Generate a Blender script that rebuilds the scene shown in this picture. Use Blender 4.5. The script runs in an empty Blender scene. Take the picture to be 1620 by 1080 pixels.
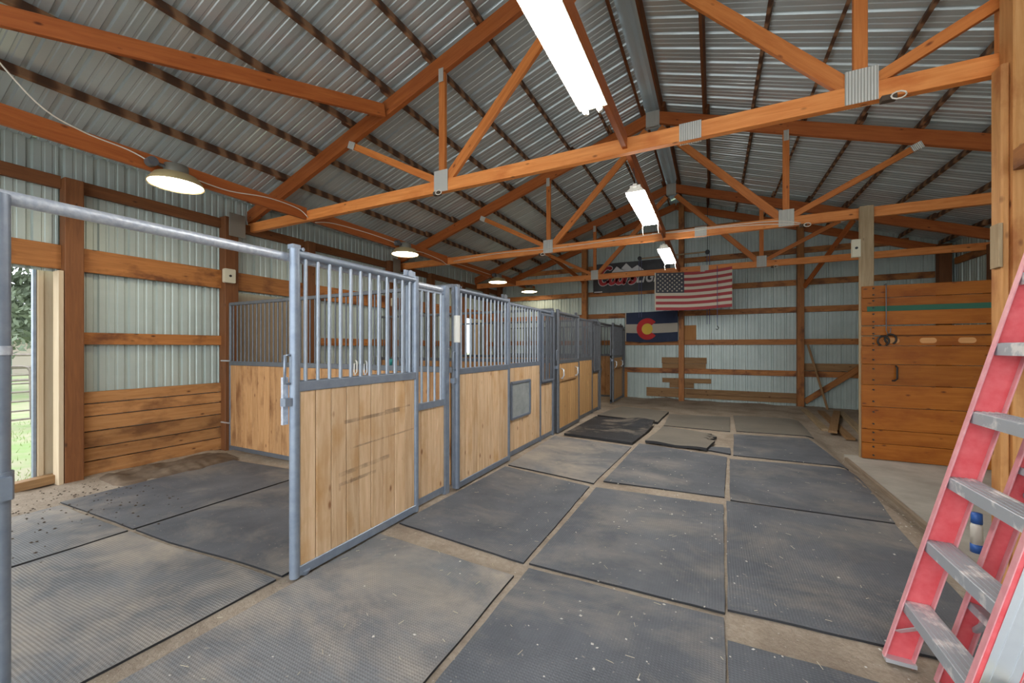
import bpy, bmesh, math, random
from mathutils import Vector, Matrix, noise
random.seed(7)
SC = bpy.context.scene
COL = SC.collection

# ---------------------------------------------------------------- camera, sky, exposure
CAM_H = 1.47
cam = bpy.data.cameras.new('camera'); cam.sensor_width = 36.0; cam.lens = 635.7/1620*36
cam.shift_y = 9.1/1620; cam.clip_start = .05; cam.clip_end = 500
camo = bpy.data.objects.new('camera', cam); COL.objects.link(camo)
camo.location = (0, 0, CAM_H); camo.rotation_euler = (math.pi/2, 0, math.radians(26.549))
SC.camera = camo
w = bpy.data.worlds.new('overcast_sky'); SC.world = w; w.use_nodes = True
w.node_tree.nodes['Background'].inputs[0].default_value = (.86, .93, 1.0, 1)
w.node_tree.nodes['Background'].inputs[1].default_value = 1.5
SC.view_settings.view_transform = 'Standard'
SC.view_settings.look = 'None'
SC.view_settings.gamma = 1
SC.view_settings.use_curve_mapping = False
SC.view_settings.exposure = 1.5
SC.cycles.max_bounces = 10
SC.cycles.diffuse_bounces = 6
SC.cycles.sample_clamp_indirect = 6

# ---------------------------------------------------------------- materials
def newmat(name):
    m = bpy.data.materials.new(name); m.use_nodes = True
    nt = m.node_tree; b = nt.nodes['Principled BSDF']
    return m, nt, b
def N(nt, t, **kw):
    n = nt.nodes.new(t)
    for k, v in kw.items(): setattr(n, k, v)
    return n
def ramp(nt, src, stops):
    r = N(nt, 'ShaderNodeValToRGB'); nt.links.new(src, r.inputs[0])
    el = r.color_ramp.elements
    while len(el) < len(stops): el.new(.5)
    for e, (p, c) in zip(el, stops):
        e.position = p; e.color = (c[0], c[1], c[2], 1) if not isinstance(c, (int, float)) else (c, c, c, 1)
    return r.outputs[0]
def mix(nt, fac, a, b, mode='MIX'):
    n = N(nt, 'ShaderNodeMix', data_type='RGBA', blend_type=mode)
    for i, v in ((0, fac), (6, a), (7, b)):
        if hasattr(v, 'is_linked'): nt.links.new(v, n.inputs[i])
        elif i == 0: n.inputs[0].default_value = v
        else: n.inputs[i].default_value = (v[0], v[1], v[2], 1)
    return n.outputs[2]
def coords(nt, scale=(1, 1, 1), rnd=True):
    tc = N(nt, 'ShaderNodeTexCoord'); mp = N(nt, 'ShaderNodeMapping'); mp.inputs['Scale'].default_value = scale
    src = tc.outputs['Object']
    if rnd:
        oi = N(nt, 'ShaderNodeObjectInfo'); mu = N(nt, 'ShaderNodeMath', operation='MULTIPLY'); mu.inputs[1].default_value = 37.0
        nt.links.new(oi.outputs['Random'], mu.inputs[0])
        va = N(nt, 'ShaderNodeVectorMath', operation='ADD'); nt.links.new(src, va.inputs[0]); nt.links.new(mu.outputs[0], va.inputs[1])
        src = va.outputs[0]
    nt.links.new(src, mp.inputs[0]); return mp.outputs[0]
def noise_tex(nt, vec, scale, detail=4, rough=.55, dist=0):
    n = N(nt, 'ShaderNodeTexNoise'); nt.links.new(vec, n.inputs['Vector'])
    n.inputs['Scale'].default_value = scale; n.inputs['Detail'].default_value = detail
    n.inputs['Roughness'].default_value = rough; n.inputs['Distortion'].default_value = dist
    return n.outputs[0]
def bump(nt, b, h, strength=.3, dist=.01):
    bp = N(nt, 'ShaderNodeBump'); bp.inputs['Strength'].default_value = strength; bp.inputs['Distance'].default_value = dist
    nt.links.new(h, bp.inputs['Height']); nt.links.new(bp.outputs[0], b.inputs['Normal'])

def wood(name, c1, c2, knot=(.1, .04, .015), rough=.6, stain=None, stain_lo=.5, stain_hi=.65, var=.16, knots=True, spec=.3):
    m, nt, b = newmat(name)
    v = coords(nt, (.7, 9, 9)); g = noise_tex(nt, v, 3.2, 6, .6, .6)
    col = ramp(nt, g, [(.3, c1), (.7, c2)])
    v3 = coords(nt, (1.3, 2.6, 2.6))
    if stain:
        s = ramp(nt, noise_tex(nt, v3, 1.6, 5, .6), [(stain_lo, 0), (stain_hi, 1)])
        col = mix(nt, s, col, stain)
    if knots:
        v2 = coords(nt, (4.2, 9, 9)); vo = N(nt, 'ShaderNodeTexVoronoi'); nt.links.new(v2, vo.inputs['Vector']); vo.inputs['Scale'].default_value = .85
        k = ramp(nt, vo.outputs['Distance'], [(.05, 1), (.13, 0)])
        col = mix(nt, k, col, knot)
    oi = N(nt, 'ShaderNodeObjectInfo'); mr = N(nt, 'ShaderNodeMapRange'); mr.inputs[3].default_value = 1-var; mr.inputs[4].default_value = 1+var
    nt.links.new(oi.outputs['Random'], mr.inputs[0])
    hs = N(nt, 'ShaderNodeHueSaturation'); nt.links.new(mr.outputs[0], hs.inputs['Value']); nt.links.new(col, hs.inputs['Color'])
    nt.links.new(hs.outputs[0], b.inputs['Base Color'])
    b.inputs['Roughness'].default_value = rough; b.inputs['Specular IOR Level'].default_value = spec
    bump(nt, b, g, .25, .004)
    return m
def plain(name, c, rough=.5, metal=0, nz=.0, nscale=8, c2=None, bumpy=0, spec=.5, mid=.5):
    m, nt, b = newmat(name)
    b.inputs['Roughness'].default_value = rough; b.inputs['Metallic'].default_value = metal; b.inputs['Specular IOR Level'].default_value = spec
    b.inputs['Base Color'].default_value = (*c, 1)
    if c2:
        g = noise_tex(nt, coords(nt), nscale, 5, .6)
        nt.links.new(ramp(nt, g, [(mid-nz, c), (mid+nz, c2)]), b.inputs['Base Color'])
        if bumpy: bump(nt, b, g, bumpy, .01)
    return m
def emit(name, c, s, base=(.9, .9, .9)):
    m, nt, b = newmat(name); b.inputs['Base Color'].default_value = (*base, 1)
    b.inputs['Emission Color'].default_value = (*c, 1); b.inputs['Emission Strength'].default_value = s
    return m

MT = {}
MT['truss'] = wood('orange_stained_timber', (.64, .195, .042), (.83, .33, .095), knot=(.22, .06, .015), rough=.5, stain=(.56, .145, .03), stain_lo=.55, stain_hi=.8, var=.1)
MT['web'] = wood('red_orange_web_timber', (.50, .145, .03), (.67, .235, .058), knot=(.2, .05, .012), rough=.5, var=.12)
MT['chord'] = wood('red_brown_stained_timber', (.34, .085, .02), (.48, .145, .036), knot=(.12, .03, .01), rough=.5, var=.1)
MT['girt'] = wood('brown_stained_girt', (.33, .125, .035), (.50, .205, .06), knot=(.10, .035, .012), rough=.55, stain=(.15, .052, .02), stain_lo=.50, stain_hi=.66, var=.15)
MT['post'] = wood('dark_stained_post', (.15, .055, .02), (.235, .092, .032), knot=(.08, .03, .012), rough=.6, var=.1)
MT['kick'] = wood('chewed_kick_board', (.36, .155, .05), (.52, .26, .10), knot=(.12, .045, .016), rough=.65, stain=(.20, .085, .032), stain_lo=.48, stain_hi=.68, var=.2)
MT['stall'] = wood('pale_stall_pine', (.51, .32, .17), (.72, .515, .325), knot=(.26, .12, .05), rough=.6, stain=(.48, .27, .11), stain_lo=.5, stain_hi=.75, var=.1)
def scuffs(m, marks):
    nt = m.node_tree; b = nt.nodes['Principled BSDF']; src = b.inputs['Base Color'].links[0].from_socket
    ge = N(nt, 'ShaderNodeNewGeometry'); sp = N(nt, 'ShaderNodeSeparateXYZ'); nt.links.new(ge.outputs['Position'], sp.inputs[0])
    def mth(op, a, c):
        n = N(nt, 'ShaderNodeMath', operation=op)
        for i, v in ((0, a), (1, c)):
            if hasattr(v, 'is_linked'): nt.links.new(v, n.inputs[i])
            else: n.inputs[i].default_value = v
        return n.outputs[0]
    nz = noise_tex(nt, ge.outputs['Position'], 7, 5, .7); tot = None
    for y0, y1, z0, slope, wd in marks:
        zl = mth('ADD', mth('MULTIPLY', mth('SUBTRACT', sp.outputs[1], y0), slope), z0)
        dz = mth('ABSOLUTE', mth('SUBTRACT', sp.outputs[2], zl), 0)
        a = mth('MULTIPLY', mth('LESS_THAN', dz, wd), mth('MULTIPLY', mth('GREATER_THAN', sp.outputs[1], y0), mth('LESS_THAN', sp.outputs[1], y1)))
        tot = a if tot is None else mth('MAXIMUM', tot, a)
    k = mth('MULTIPLY', tot, ramp(nt, nz, [(.36, 0), (.6, .62)]))
    nt.links.new(mix(nt, k, src, (.12, .08, .05)), b.inputs['Base Color'])
scuffs(MT['stall'], [(2.05, 2.62, .93, .02, .013), (2.45, 2.75, .955, .03, .007), (2.0, 2.5, .56, .04, .016), (2.0, 2.35, .49, .02, .012), (2.1, 2.8, .73, .03, .006)])
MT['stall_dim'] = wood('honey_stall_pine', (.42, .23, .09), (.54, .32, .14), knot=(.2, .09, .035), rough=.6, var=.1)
MT['divider'] = wood('amber_divider_pine', (.40, .20, .075), (.54, .305, .14), knot=(.2, .08, .03), rough=.6, stain=(.22, .095, .035), stain_lo=.5, stain_hi=.72, var=.1)
MT['partition'] = wood('varnished_orange_pine', (.30, .085, .010), (.41, .135, .019), knot=(.13, .035, .01), rough=.4, stain=(.24, .06, .008), stain_lo=.5, stain_hi=.75, var=.12, spec=.18)
MT['grey_wood'] = wood('weathered_grey_timber', (.30, .215, .12), (.44, .33, .20), knot=(.12, .075, .04), rough=.75, var=.08)
MT['rpost'] = wood('amber_rough_post', (.52, .235, .07), (.66, .34, .13), knot=(.18, .06, .02), rough=.6, stain=(.40, .15, .045), var=.05)
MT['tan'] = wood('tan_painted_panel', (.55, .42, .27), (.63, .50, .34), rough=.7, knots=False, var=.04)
MT['tan_dark'] = wood('darker_tan_plywood', (.30, .225, .15), (.38, .29, .20), rough=.75, knots=False, var=.04)  # darker version of the tan panel colour
MT['worn'] = wood('worn_pale_pine', (.55, .25, .085), (.62, .31, .12), knots=False, var=.03)
MT['dirtyboard'] = wood('dirt_caked_board', (.22, .165, .115), (.33, .26, .19), rough=.9, knots=False, var=.05)
MT['dullwood'] = wood('dull_brown_board', (.24, .13, .055), (.36, .21, .095), knot=(.1, .045, .02), rough=.7, var=.15)
MT['ply'] = wood('orange_plywood', (.46, .20, .05), (.52, .24, .07), rough=.6, knots=False, var=.05)
def purlin_mat():
    m, nt, b = newmat('banded_purlin')  # darker and lighter brown bands across the timber
    v = coords(nt, (1, 1, 1)); wv = N(nt, 'ShaderNodeTexWave'); nt.links.new(v, wv.inputs['Vector'])
    wv.inputs['Scale'].default_value = 1.25; wv.inputs['Distortion'].default_value = 2.5; wv.inputs['Detail'].default_value = 2; wv.inputs['Detail Scale'].default_value = 2
    c = ramp(nt, wv.outputs['Fac'], [(.25, (.085, .038, .018)), (.55, (.16, .072, .032)), (.85, (.30, .16, .08))])
    nt.links.new(c, b.inputs['Base Color']); b.inputs['Roughness'].default_value = .7
    return m
MT['purlin'] = purlin_mat()
MT['purlin_red'] = wood('dark_red_purlin', (.12, .04, .015), (.20, .075, .025), rough=.6, var=.15)
def sheet(name, c1, c2, rough, metal):
    m, nt, b = newmat(name)
    g = noise_tex(nt, coords(nt, (1, .25, 1)), 2.2, 4, .6)
    nt.links.new(ramp(nt, g, [(.3, c1), (.7, c2)]), b.inputs['Base Color'])
    b.inputs['Roughness'].default_value = rough; b.inputs['Metallic'].default_value = metal
    return m
MT['roof'] = sheet('grey_roof_sheet', (.53, .615, .64), (.64, .72, .74), .25, .4)
MT['siding'] = sheet('pale_green_siding', (.44, .515, .48), (.52, .595, .555), .40, .15)
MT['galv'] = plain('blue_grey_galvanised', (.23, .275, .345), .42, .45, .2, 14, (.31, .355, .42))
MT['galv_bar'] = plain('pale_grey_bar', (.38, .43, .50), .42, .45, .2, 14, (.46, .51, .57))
MT['galv_bright'] = plain('frosted_galvanised_pipe', (.52, .57, .66), .45, .45, .12, 40, (.70, .74, .80), .2)
MT['galv_dark'] = plain('dark_grey_tube', (.17, .20, .25), .45, .4, .2, 12, (.22, .25, .30))
MT['hatch'] = plain('dull_zinc_plate', (.30, .33, .33), .5, .3, .2, 9, (.44, .47, .46))
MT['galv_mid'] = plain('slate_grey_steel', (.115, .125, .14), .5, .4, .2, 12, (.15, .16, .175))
def gusset():
    m, nt, b = newmat('toothed_galvanised_plate')
    v = coords(nt, (1, 1, 1), False); wv = N(nt, 'ShaderNodeTexWave'); nt.links.new(v, wv.inputs['Vector']); wv.inputs['Scale'].default_value = 16
    c = ramp(nt, wv.outputs['Fac'], [(.15, (.44, .43, .38)), (.6, (.68, .67, .61))])
    nt.links.new(c, b.inputs['Base Color']); b.inputs['Roughness'].default_value = .45; b.inputs['Metallic'].default_value = .35
    bump(nt, b, wv.outputs['Fac'], .5, .01); return m
MT['gusset'] = gusset()
def rubber(name, base1, base2, dust, lo, hi, pattern=True):
    m, nt, b = newmat(name)
    v = coords(nt); g = noise_tex(nt, v, 2.3, 6, .62)
    col = ramp(nt, g, [(.35, base1), (.7, base2)])
    d = ramp(nt, noise_tex(nt, coords(nt, (1, 1.5, 1)), 1.1, 8, .68, .4), [(lo, 0), (hi, 1)])
    col = mix(nt, d, col, dust)
    sp = ramp(nt, noise_tex(nt, v, 42, 2, .5), [(.70, 0), (.74, 1)])
    col = mix(nt, sp, col, (.30, .28, .25))
    nt.links.new(col, b.inputs['Base Color']); b.inputs['Roughness'].default_value = .62; b.inputs['Specular IOR Level'].default_value = .4
    if pattern:
        v2 = coords(nt, (1, 1, 1), False)
        w1 = N(nt, 'ShaderNodeTexWave', bands_direction='X'); w2 = N(nt, 'ShaderNodeTexWave', bands_direction='Y')
        for q in (w1, w2): nt.links.new(v2, q.inputs['Vector']); q.inputs['Scale'].default_value = 20
        mu = N(nt, 'ShaderNodeMath', operation='MULTIPLY'); nt.links.new(w1.outputs['Fac'], mu.inputs[0]); nt.links.new(w2.outputs['Fac'], mu.inputs[1])
        bump(nt, b, mu.outputs[0], .4, .005)
    else: bump(nt, b, g, .2, .01)
    return m
MT['mat'] = rubber('dusty_rubber', (.085, .093, .106), (.14, .148, .162), (.27, .243, .21), .49, .76)
MT['mat_dust'] = rubber('sandy_rubber', (.13, .135, .144), (.205, .208, .212), (.37, .32, .265), .42, .66)
MT['mat_brown'] = rubber('brown_dusted_rubber', (.16, .145, .12), (.20, .18, .15), (.22, .19, .15), .4, .7, False)
MT['mat_black'] = rubber('black_rubber', (.022, .023, .026), (.045, .046, .05), (.21, .18, .145), .50, .60, False)
MT['mat_edge'] = plain('black_rubber_edge', (.02, .02, .022), .7)
def dirt():
    m, nt, b = newmat('packed_dirt')
    v = coords(nt, rnd=False); g = noise_tex(nt, v, 1.6, 8, .65); f = noise_tex(nt, v, 30, 6, .7)
    col = ramp(nt, g, [(.3, (.25, .20, .155)), (.5, (.41, .34, .265)), (.72, (.52, .445, .355))])
    col = mix(nt, ramp(nt, f, [(.35, 0), (.7, .55)]), col, (.22, .17, .125))
    sp = ramp(nt, noise_tex(nt, v, 70, 2, .5), [(.69, 0), (.72, .8)])
    col = mix(nt, sp, col, (.5, .45, .38))
    nt.links.new(col, b.inputs['Base Color']); b.inputs['Roughness'].default_value = .95; b.inputs['Specular IOR Level'].default_value = .1
    bump(nt, b, f, .7, .02); return m
MT['dirt'] = dirt()
MT['concrete'] = plain('stained_concrete', (.34, .31, .26), .85, 0, .2, 2.5, (.50, .465, .40), .15)
MT['gravel'] = plain('bounce_gravel', (.46, .44, .41), .9, 0, .2, 12, (.58, .56, .52))  # pale surface of the added ground that bounces light indoors
MT['grass'] = plain('patchy_grass', (.27, .245, .155), .95, 0, .13, 1.3, (.17, .24, .075))
MT['grass_blade'] = plain('green_grass_blade', (.16, .27, .06), .8, 0, .2, 3, (.26, .32, .10))
MT['needle'] = plain('pine_needles', (.085, .11, .07), .9, 0, .2, 2, (.16, .19, .12))
MT['bark'] = plain('pine_bark', (.12, .085, .06), .9, 0, .2, 6, (.2, .15, .11))
MT['gate_green'] = plain('green_gate_paint', (.05, .13, .09), .6)
MT['gate_rust'] = plain('rusty_gate_pipe', (.16, .13, .11), .7, 0, .2, 10, (.24, .20, .17))
MT['white'] = plain('white_plastic', (.75, .73, .66), .5)
MT['cream'] = plain('cream_plastic', (.62, .58, .44), .5)
MT['wire'] = plain('white_cable_sheath', (.75, .70, .60), .5)
MT['black'] = plain('black_plastic', (.015, .015, .017), .5)
MT['iron'] = plain('dark_iron', (.03, .025, .022), .55, .4)
MT['lamp_tan'] = plain('tan_enamel', (.50, .40, .21), .4, .2)
MT['lamp_cap'] = plain('grey_cast_box', (.27, .26, .22), .5, .4)
MT['bulb'] = emit('warm_lamp_glow', (1.0, .86, .62), 10)
MT['tube'] = emit('fluorescent_glow', (1.0, .97, .92), 24)
MT['fixture'] = plain('white_fixture_enamel', (.78, .76, .66), .4)
MT['green_paint'] = plain('dark_green_paint', (.015, .10, .055), .6)
MT['red_fg'] = plain('red_fibreglass', (.68, .075, .085), .5, 0, .2, 20, (.76, .14, .15))
MT['pink_fg'] = plain('faded_pink_fibreglass', (.66, .25, .27), .55, 0, .2, 18, (.74, .36, .37))
MT['alu'] = plain('paint_splashed_aluminium', (.44, .47, .50), .5, .35, .05, 9, (.82, .80, .78), mid=.585)
MT['alu_plate'] = plain('brushed_aluminium', (.60, .63, .66), .4, .6, .2, 6, (.68, .71, .73))
MT['yellow'] = plain('yellow_rubber', (.72, .58, .06), .5)
MT['blue'] = plain('blue_plastic', (.04, .14, .48), .4)
MT['flag_red'] = plain('flag_red', (.42, .07, .075), .85)
MT['flag_white'] = plain('flag_cream', (.66, .60, .48), .85)
MT['flag_navy'] = plain('flag_faded_navy', (.075, .078, .095), .85)
MT['co_navy'] = plain('flag_navy', (.03, .042, .085), .85)
MT['co_red'] = plain('flag_bright_red', (.55, .035, .035), .85)
MT['co_gold'] = plain('flag_gold', (.70, .48, .07), .85)
MT['co_white'] = plain('flag_off_white', (.46, .42, .35), .85)
MT['banner'] = plain('charcoal_vinyl', (.035, .035, .038), .5, 0, .2, 3, (.06, .06, .063))
MT['ban_red'] = plain('banner_red', (.50, .03, .035), .5)
MT['ban_white'] = plain('banner_white', (.75, .75, .75), .5)
MT['rope_blue'] = plain('blue_cord', (.10, .11, .24), .7)
MT['straw'] = plain('straw', (.55, .47, .30), .8, 0, .2, 4, (.66, .6, .45))
MT['pebble'] = plain('pale_pebble', (.55, .52, .46), .8)
MT['soil'] = plain('dark_loose_soil', (.11, .08, .058), .95, 0, .2, 7, (.23, .17, .12), .5, .1)
MT['clod'] = plain('dark_dirt_clod', (.09, .065, .045), .95)
MT['teal'] = plain('teal_plastic', (.03, .22, .20), .5)
MT['shed'] = plain('pale_shed_wall', (.42, .36, .30), .8)
MT['tank'] = plain('green_tank', (.05, .20, .16), .6)
MT['red'] = plain('red_strap', (.45, .02, .02), .6)

# ---------------------------------------------------------------- helpers
W = {}
def link(name, data, mat4, parent=None, mats=()):
    o = bpy.data.objects.new(name, data); COL.objects.link(o)
    if parent is not None:
        o.parent = parent; o.matrix_parent_inverse = W[parent].inverted()
    o.matrix_basis = mat4; W[o] = mat4.copy()
    return o
def T(x, y, z): return Matrix.Translation((x, y, z))
I4 = Matrix.Identity(4)
def tag(o, label, cat=None, group=None, kind=None):
    o['label'] = label
    if cat: o['category'] = cat
    if group: o['group'] = group
    if kind: o['kind'] = kind
    return o
def thing(name, label, cat, loc=(0, 0, 0), group=None):
    return tag(link(name, None, T(*loc)), label, cat, group)
def frame(p0, p1, up=(0, 0, 1)):
    p0, p1, up = Vector(p0), Vector(p1), Vector(up)
    x = (p1-p0).normalized(); y = up.cross(x)
    if y.length < 1e-5: y = Vector((0, 1, 0)).cross(x)
    y.normalize(); z = x.cross(y); c = (p0+p1)/2
    return Matrix(((x.x, y.x, z.x, c.x), (x.y, y.y, z.y, c.y), (x.z, y.z, z.z, c.z), (0, 0, 0, 1)))
class MB:
    def __init__(s): s.v = []; s.f = []; s.mi = []; s.sm = []
    def add(s, verts, faces, M=I4, mi=0, smooth=False):
        o = len(s.v); s.v += [tuple(M @ Vector(q)) for q in verts]
        s.f += [tuple(i+o for i in q) for q in faces]; s.mi += [mi]*len(faces); s.sm += [smooth]*len(faces); return s
    def box(s, lo, hi, M=I4, mi=0):
        (a, b, c), (d, e, f) = lo, hi
        return s.add([(a,b,c),(d,b,c),(d,e,c),(a,e,c),(a,b,f),(d,b,f),(d,e,f),(a,e,f)], [(0,3,2,1),(4,5,6,7),(0,1,5,4),(1,2,6,5),(2,3,7,6),(3,0,4,7)], M, mi)
    def cbar(s, L, wd, h, b=.004, M=I4, mi=0):
        x, y, z = L/2, wd/2, h/2; b = min(b, y*.45, z*.45)
        ring = [(-y+b,-z),(y-b,-z),(y,-z+b),(y,z-b),(y-b,z),(-y+b,z),(-y,z-b),(-y,-z+b)]
        v = [(-x, p, q) for p, q in ring]+[(x, p, q) for p, q in ring]
        f = [(i, (i+1) % 8, 8+(i+1) % 8, 8+i) for i in range(8)]+[tuple(range(7, -1, -1)), tuple(range(8, 16))]
        return s.add(v, f, M, mi)
    def beam(s, p0, p1, wd, h, up=(0, 0, 1), b=.004, mi=0):
        return s.cbar((Vector(p1)-Vector(p0)).length, wd, h, b, frame(p0, p1, up), mi)
    def cyl(s, p0, p1, r, n=10, r2=None, mi=0, cap=True):
        M = frame(p0, p1); L = (Vector(p1)-Vector(p0)).length/2; r2 = r if r2 is None else r2
        v = [(-L, r*math.cos(2*math.pi*i/n), r*math.sin(2*math.pi*i/n)) for i in range(n)]+[(L, r2*math.cos(2*math.pi*i/n), r2*math.sin(2*math.pi*i/n)) for i in range(n)]
        f = [(i, (i+1) % n, n+(i+1) % n, n+i) for i in range(n)]
        s.add(v, f, M, mi, True)
        if cap: s.add(v, [tuple(range(n-1, -1, -1)), tuple(range(n, 2*n))], M, mi)
        return s
    def sweep(s, pts, r, n=6, mi=0):
        pts = [Vector(p) for p in pts]; rings = []; prev = None
        for i, p in enumerate(pts):
            t = (pts[min(i+1, len(pts)-1)]-pts[max(i-1, 0)]).normalized()
            a = prev if prev is not None else (Vector((0, 0, 1)) if abs(t.z) < .9 else Vector((1, 0, 0)))
            y = (a-t*a.dot(t)).normalized(); prev = y; z = t.cross(y)
            rings.append([p+y*r*math.cos(2*math.pi*k/n)+z*r*math.sin(2*math.pi*k/n) for k in range(n)])
        v = [tuple(q) for R in rings for q in R]
        f = [(i*n+k, i*n+(k+1) % n, (i+1)*n+(k+1) % n, (i+1)*n+k) for i in range(len(pts)-1) for k in range(n)]
        f += [tuple(range(n-1, -1, -1)), tuple(range((len(pts)-1)*n, len(pts)*n))]
        return s.add(v, f, I4, mi, True)
    def lathe(s, prof, n=20, M=I4, mi=0):
        v = [(r*math.cos(2*math.pi*k/n), r*math.sin(2*math.pi*k/n), z) for r, z in prof for k in range(n)]
        f = [(i*n+k, i*n+(k+1) % n, (i+1)*n+(k+1) % n, (i+1)*n+k) for i in range(len(prof)-1) for k in range(n)]
        return s.add(v, f, M, mi, True)
    def mesh(s, name, mats):
        me = bpy.data.meshes.new(name); me.from_pydata(s.v, [], s.f)
        for m in (mats if isinstance(mats, (list, tuple)) else [mats]): me.materials.append(MT[m])
        me.polygons.foreach_set('material_index', s.mi); me.polygons.foreach_set('use_smooth', s.sm); me.update()
        return me
    def build(s, name, mats, parent=None, loc=None):
        # loc: origin of the finished object (vertices are given in world space)
        if loc is None:
            loc = W[parent].to_translation() if parent is not None else Vector((0, 0, 0))
        loc = Vector(loc); s.v = [tuple(Vector(q)-loc) for q in s.v]
        return link(name, s.mesh(name, mats), Matrix.Translation(loc), parent)
CACHE = {}
def board(name, parent, p0, p1, wd, h, mat, up=(0, 0, 1), b=.004):
    L = (Vector(p1)-Vector(p0)).length; key = ('b', round(L, 3), round(wd, 4), round(h, 4), mat, b)
    if key not in CACHE: CACHE[key] = MB().cbar(L, wd, h, b).mesh('board', mat)
    return link(name, CACHE[key], frame(p0, p1, up), parent)
def rod(name, parent, p0, p1, r, mat, n=8):
    L = (Vector(p1)-Vector(p0)).length; key = ('r', round(L, 3), round(r, 4), mat, n)
    if key not in CACHE: CACHE[key] = MB().cyl((-L/2, 0, 0), (L/2, 0, 0), r, n).mesh('rod', mat)
    return link(name, CACHE[key], frame(p0, p1), parent)

# ---------------------------------------------------------------- key dimensions
XR = -.99                         # ridge line
XL, XRW = -7.10, 5.05             # siding of the side walls
YB = 13.08                        # siding of the back wall
TY = [.49, 4.15, 7.81, 11.47]     # truss planes
ZC = 3.495                        # bottom chord centre
def zt(x): return 5.83-abs(x-XR)/3           # top of the top chords
def smooth(a, b, x):
    t = max(0, min(1, (x-a)/(b-a))); return t*t*(3-2*t)
def floorz(x, y):
    z = -.012
    z -= .09*smooth(-2.45, -4.2, x)+.075*smooth(-3.6, -7, x)
    z -= .205*smooth(1.4, 1.78, x)*(1-.55*smooth(7.75, 9.0, y))
    z -= .085*smooth(9, 12.5, y)*(1-smooth(1.4, 1.8, x))
    return z
def floor_bumps(x, y):
    a = .012*noise.noise(Vector((x*1.7, y*1.7, 0)))+.007*noise.noise(Vector((x*6, y*6, 3)))
    if x < -5.9: a += .05*smooth(-6.2, -6.9, x)*(.4+.8*noise.noise(Vector((x*2.5, y*2.5, 9))))
    if y > 10.6: a += .05*smooth(10.6, 12.5, y)*noise.noise(Vector((x*2, y*2, 5)))
    if 1.35 < x < 1.8: a += .02*noise.noise(Vector((x*5, y*5, 8)))
    return a if (x < -6 or y > 10.6 or x > 1.4) else a*.45-.003

# ---------------------------------------------------------------- ground and floor
g = MB().add([(-120, -80, 0), (60, -80, 0), (60, 120, 0), (-120, 120, 0)], [(0, 1, 2, 3)])
gr = link('ground', g.mesh('ground', 'grass'), T(0, 0, -.42)); tag(gr, 'patchy dry grass of the paddock outside the barn', kind='structure')
yd = MB().add([(-30, -60, 0), (40, -60, 0), (40, -3.3, 0), (-30, -3.3, 0)], [(0, 1, 2, 3)])  # unseen pale ground, added to bounce daylight up onto the ceiling
yo = link('bounce_yard', yd.mesh('bounce_yard', 'gravel'), T(0, 0, -.40)); tag(yo, 'added pale ground outside the open barn end, bouncing light into the roof', kind='structure')
m = MB(); nx, ny = 118, 190; X0, X1, Y0, Y1 = -7.12, 5.08, -3.4, 13.1
vv = []
for j in range(ny+1):
    for i in range(nx+1):
        x = X0+(X1-X0)*i/nx; y = Y0+(Y1-Y0)*j/ny
        vv.append((x, y, floorz(x, y)+floor_bumps(x, y)-.004))
m.add(vv, [(j*(nx+1)+i, j*(nx+1)+i+1, (j+1)*(nx+1)+i+1, (j+1)*(nx+1)+i) for j in range(ny) for i in range(nx)], smooth=True)
# skirt down to the ground
m.box((X0, Y0, -.6), (X1, Y1, -.40))
fl = m.build('floor', 'dirt'); tag(fl, 'packed brown dirt floor of the barn', kind='structure')

# ---------------------------------------------------------------- corrugated sheets
MOD = .3048
PROF = [(0, 0), (.014, .026), (.046, .026), (.060, 0), (.120, 0), (.128, .008), (.148, .008), (.156, 0), (.208, 0), (.216, .008), (.236, .008), (.244, 0)]
def sheet_prof(n): return [(x+k*MOD, z) for k in range(n) for x, z in PROF]+[(n*MOD, 0)]
def panel_mesh(mat, n, lo, hi):
    # local x across the sheet, local y along the ribs from lo(x) to hi(x), local z outwards
    P = sheet_prof(n); v = []
    for x, z in P: v += [(x, lo(x), z), (x, hi(x), z)]
    return MB().add(v, [(2*i, 2*i+2, 2*i+3, 2*i+1) for i in range(len(P)-1)]).mesh('sheet', mat)
ceil = link('ceiling', None, T(XR, 0, 6.0)); tag(ceil, 'ribbed grey metal roof seen from below on brown purlins', kind='structure')
sl = math.hypot(1, 1/3); cs, sn = 1/sl, (1/3)/sl
PH = .105                                   # purlin height
roof_len = (XR-(-7.45))*sl
rm = panel_mesh('roof', 3, lambda x: .11, lambda x: roof_len)
def roof_frame(side, y):
    # side -1: left slope. x axis along +-Y, y axis down the slope, z axis outwards
    yax = Vector((side*cs, 0, -sn)); zax = Vector((side*sn, 0, cs)); xax = yax.cross(zax)
    o = Vector((XR, y, zt(XR)))+zax*(PH+.002)
    return Matrix(((xax.x, yax.x, zax.x, o.x), (xax.y, yax.y, zax.y, o.y), (xax.z, yax.z, zax.z, o.z), (0, 0, 0, 1))), xax
npan = 18
for side in (-1, 1):
    for k in range(npan):
        y = -3.2+k*.9144
        Mx, xa = roof_frame(side, y)
        if xa.y < 0: Mx = roof_frame(side, y+.9144)[0]
        link('roof_sheet', rm, Mx, ceil)
cap = MB()
zc_ = zt(XR)+PH+.03
cap.add([(XR-.19, -3.2, zc_-.055), (XR-.03, -3.2, zc_), (XR+.03, -3.2, zc_), (XR+.19, -3.2, zc_-.055), (XR-.19, 13.26, zc_-.055), (XR-.03, 13.26, zc_), (XR+.03, 13.26, zc_), (XR+.19, 13.26, zc_-.055)], [(0, 4, 5, 1), (1, 5, 6, 2), (2, 6, 7, 3)])
cap.build('ridge_cap', 'roof', ceil)
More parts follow.
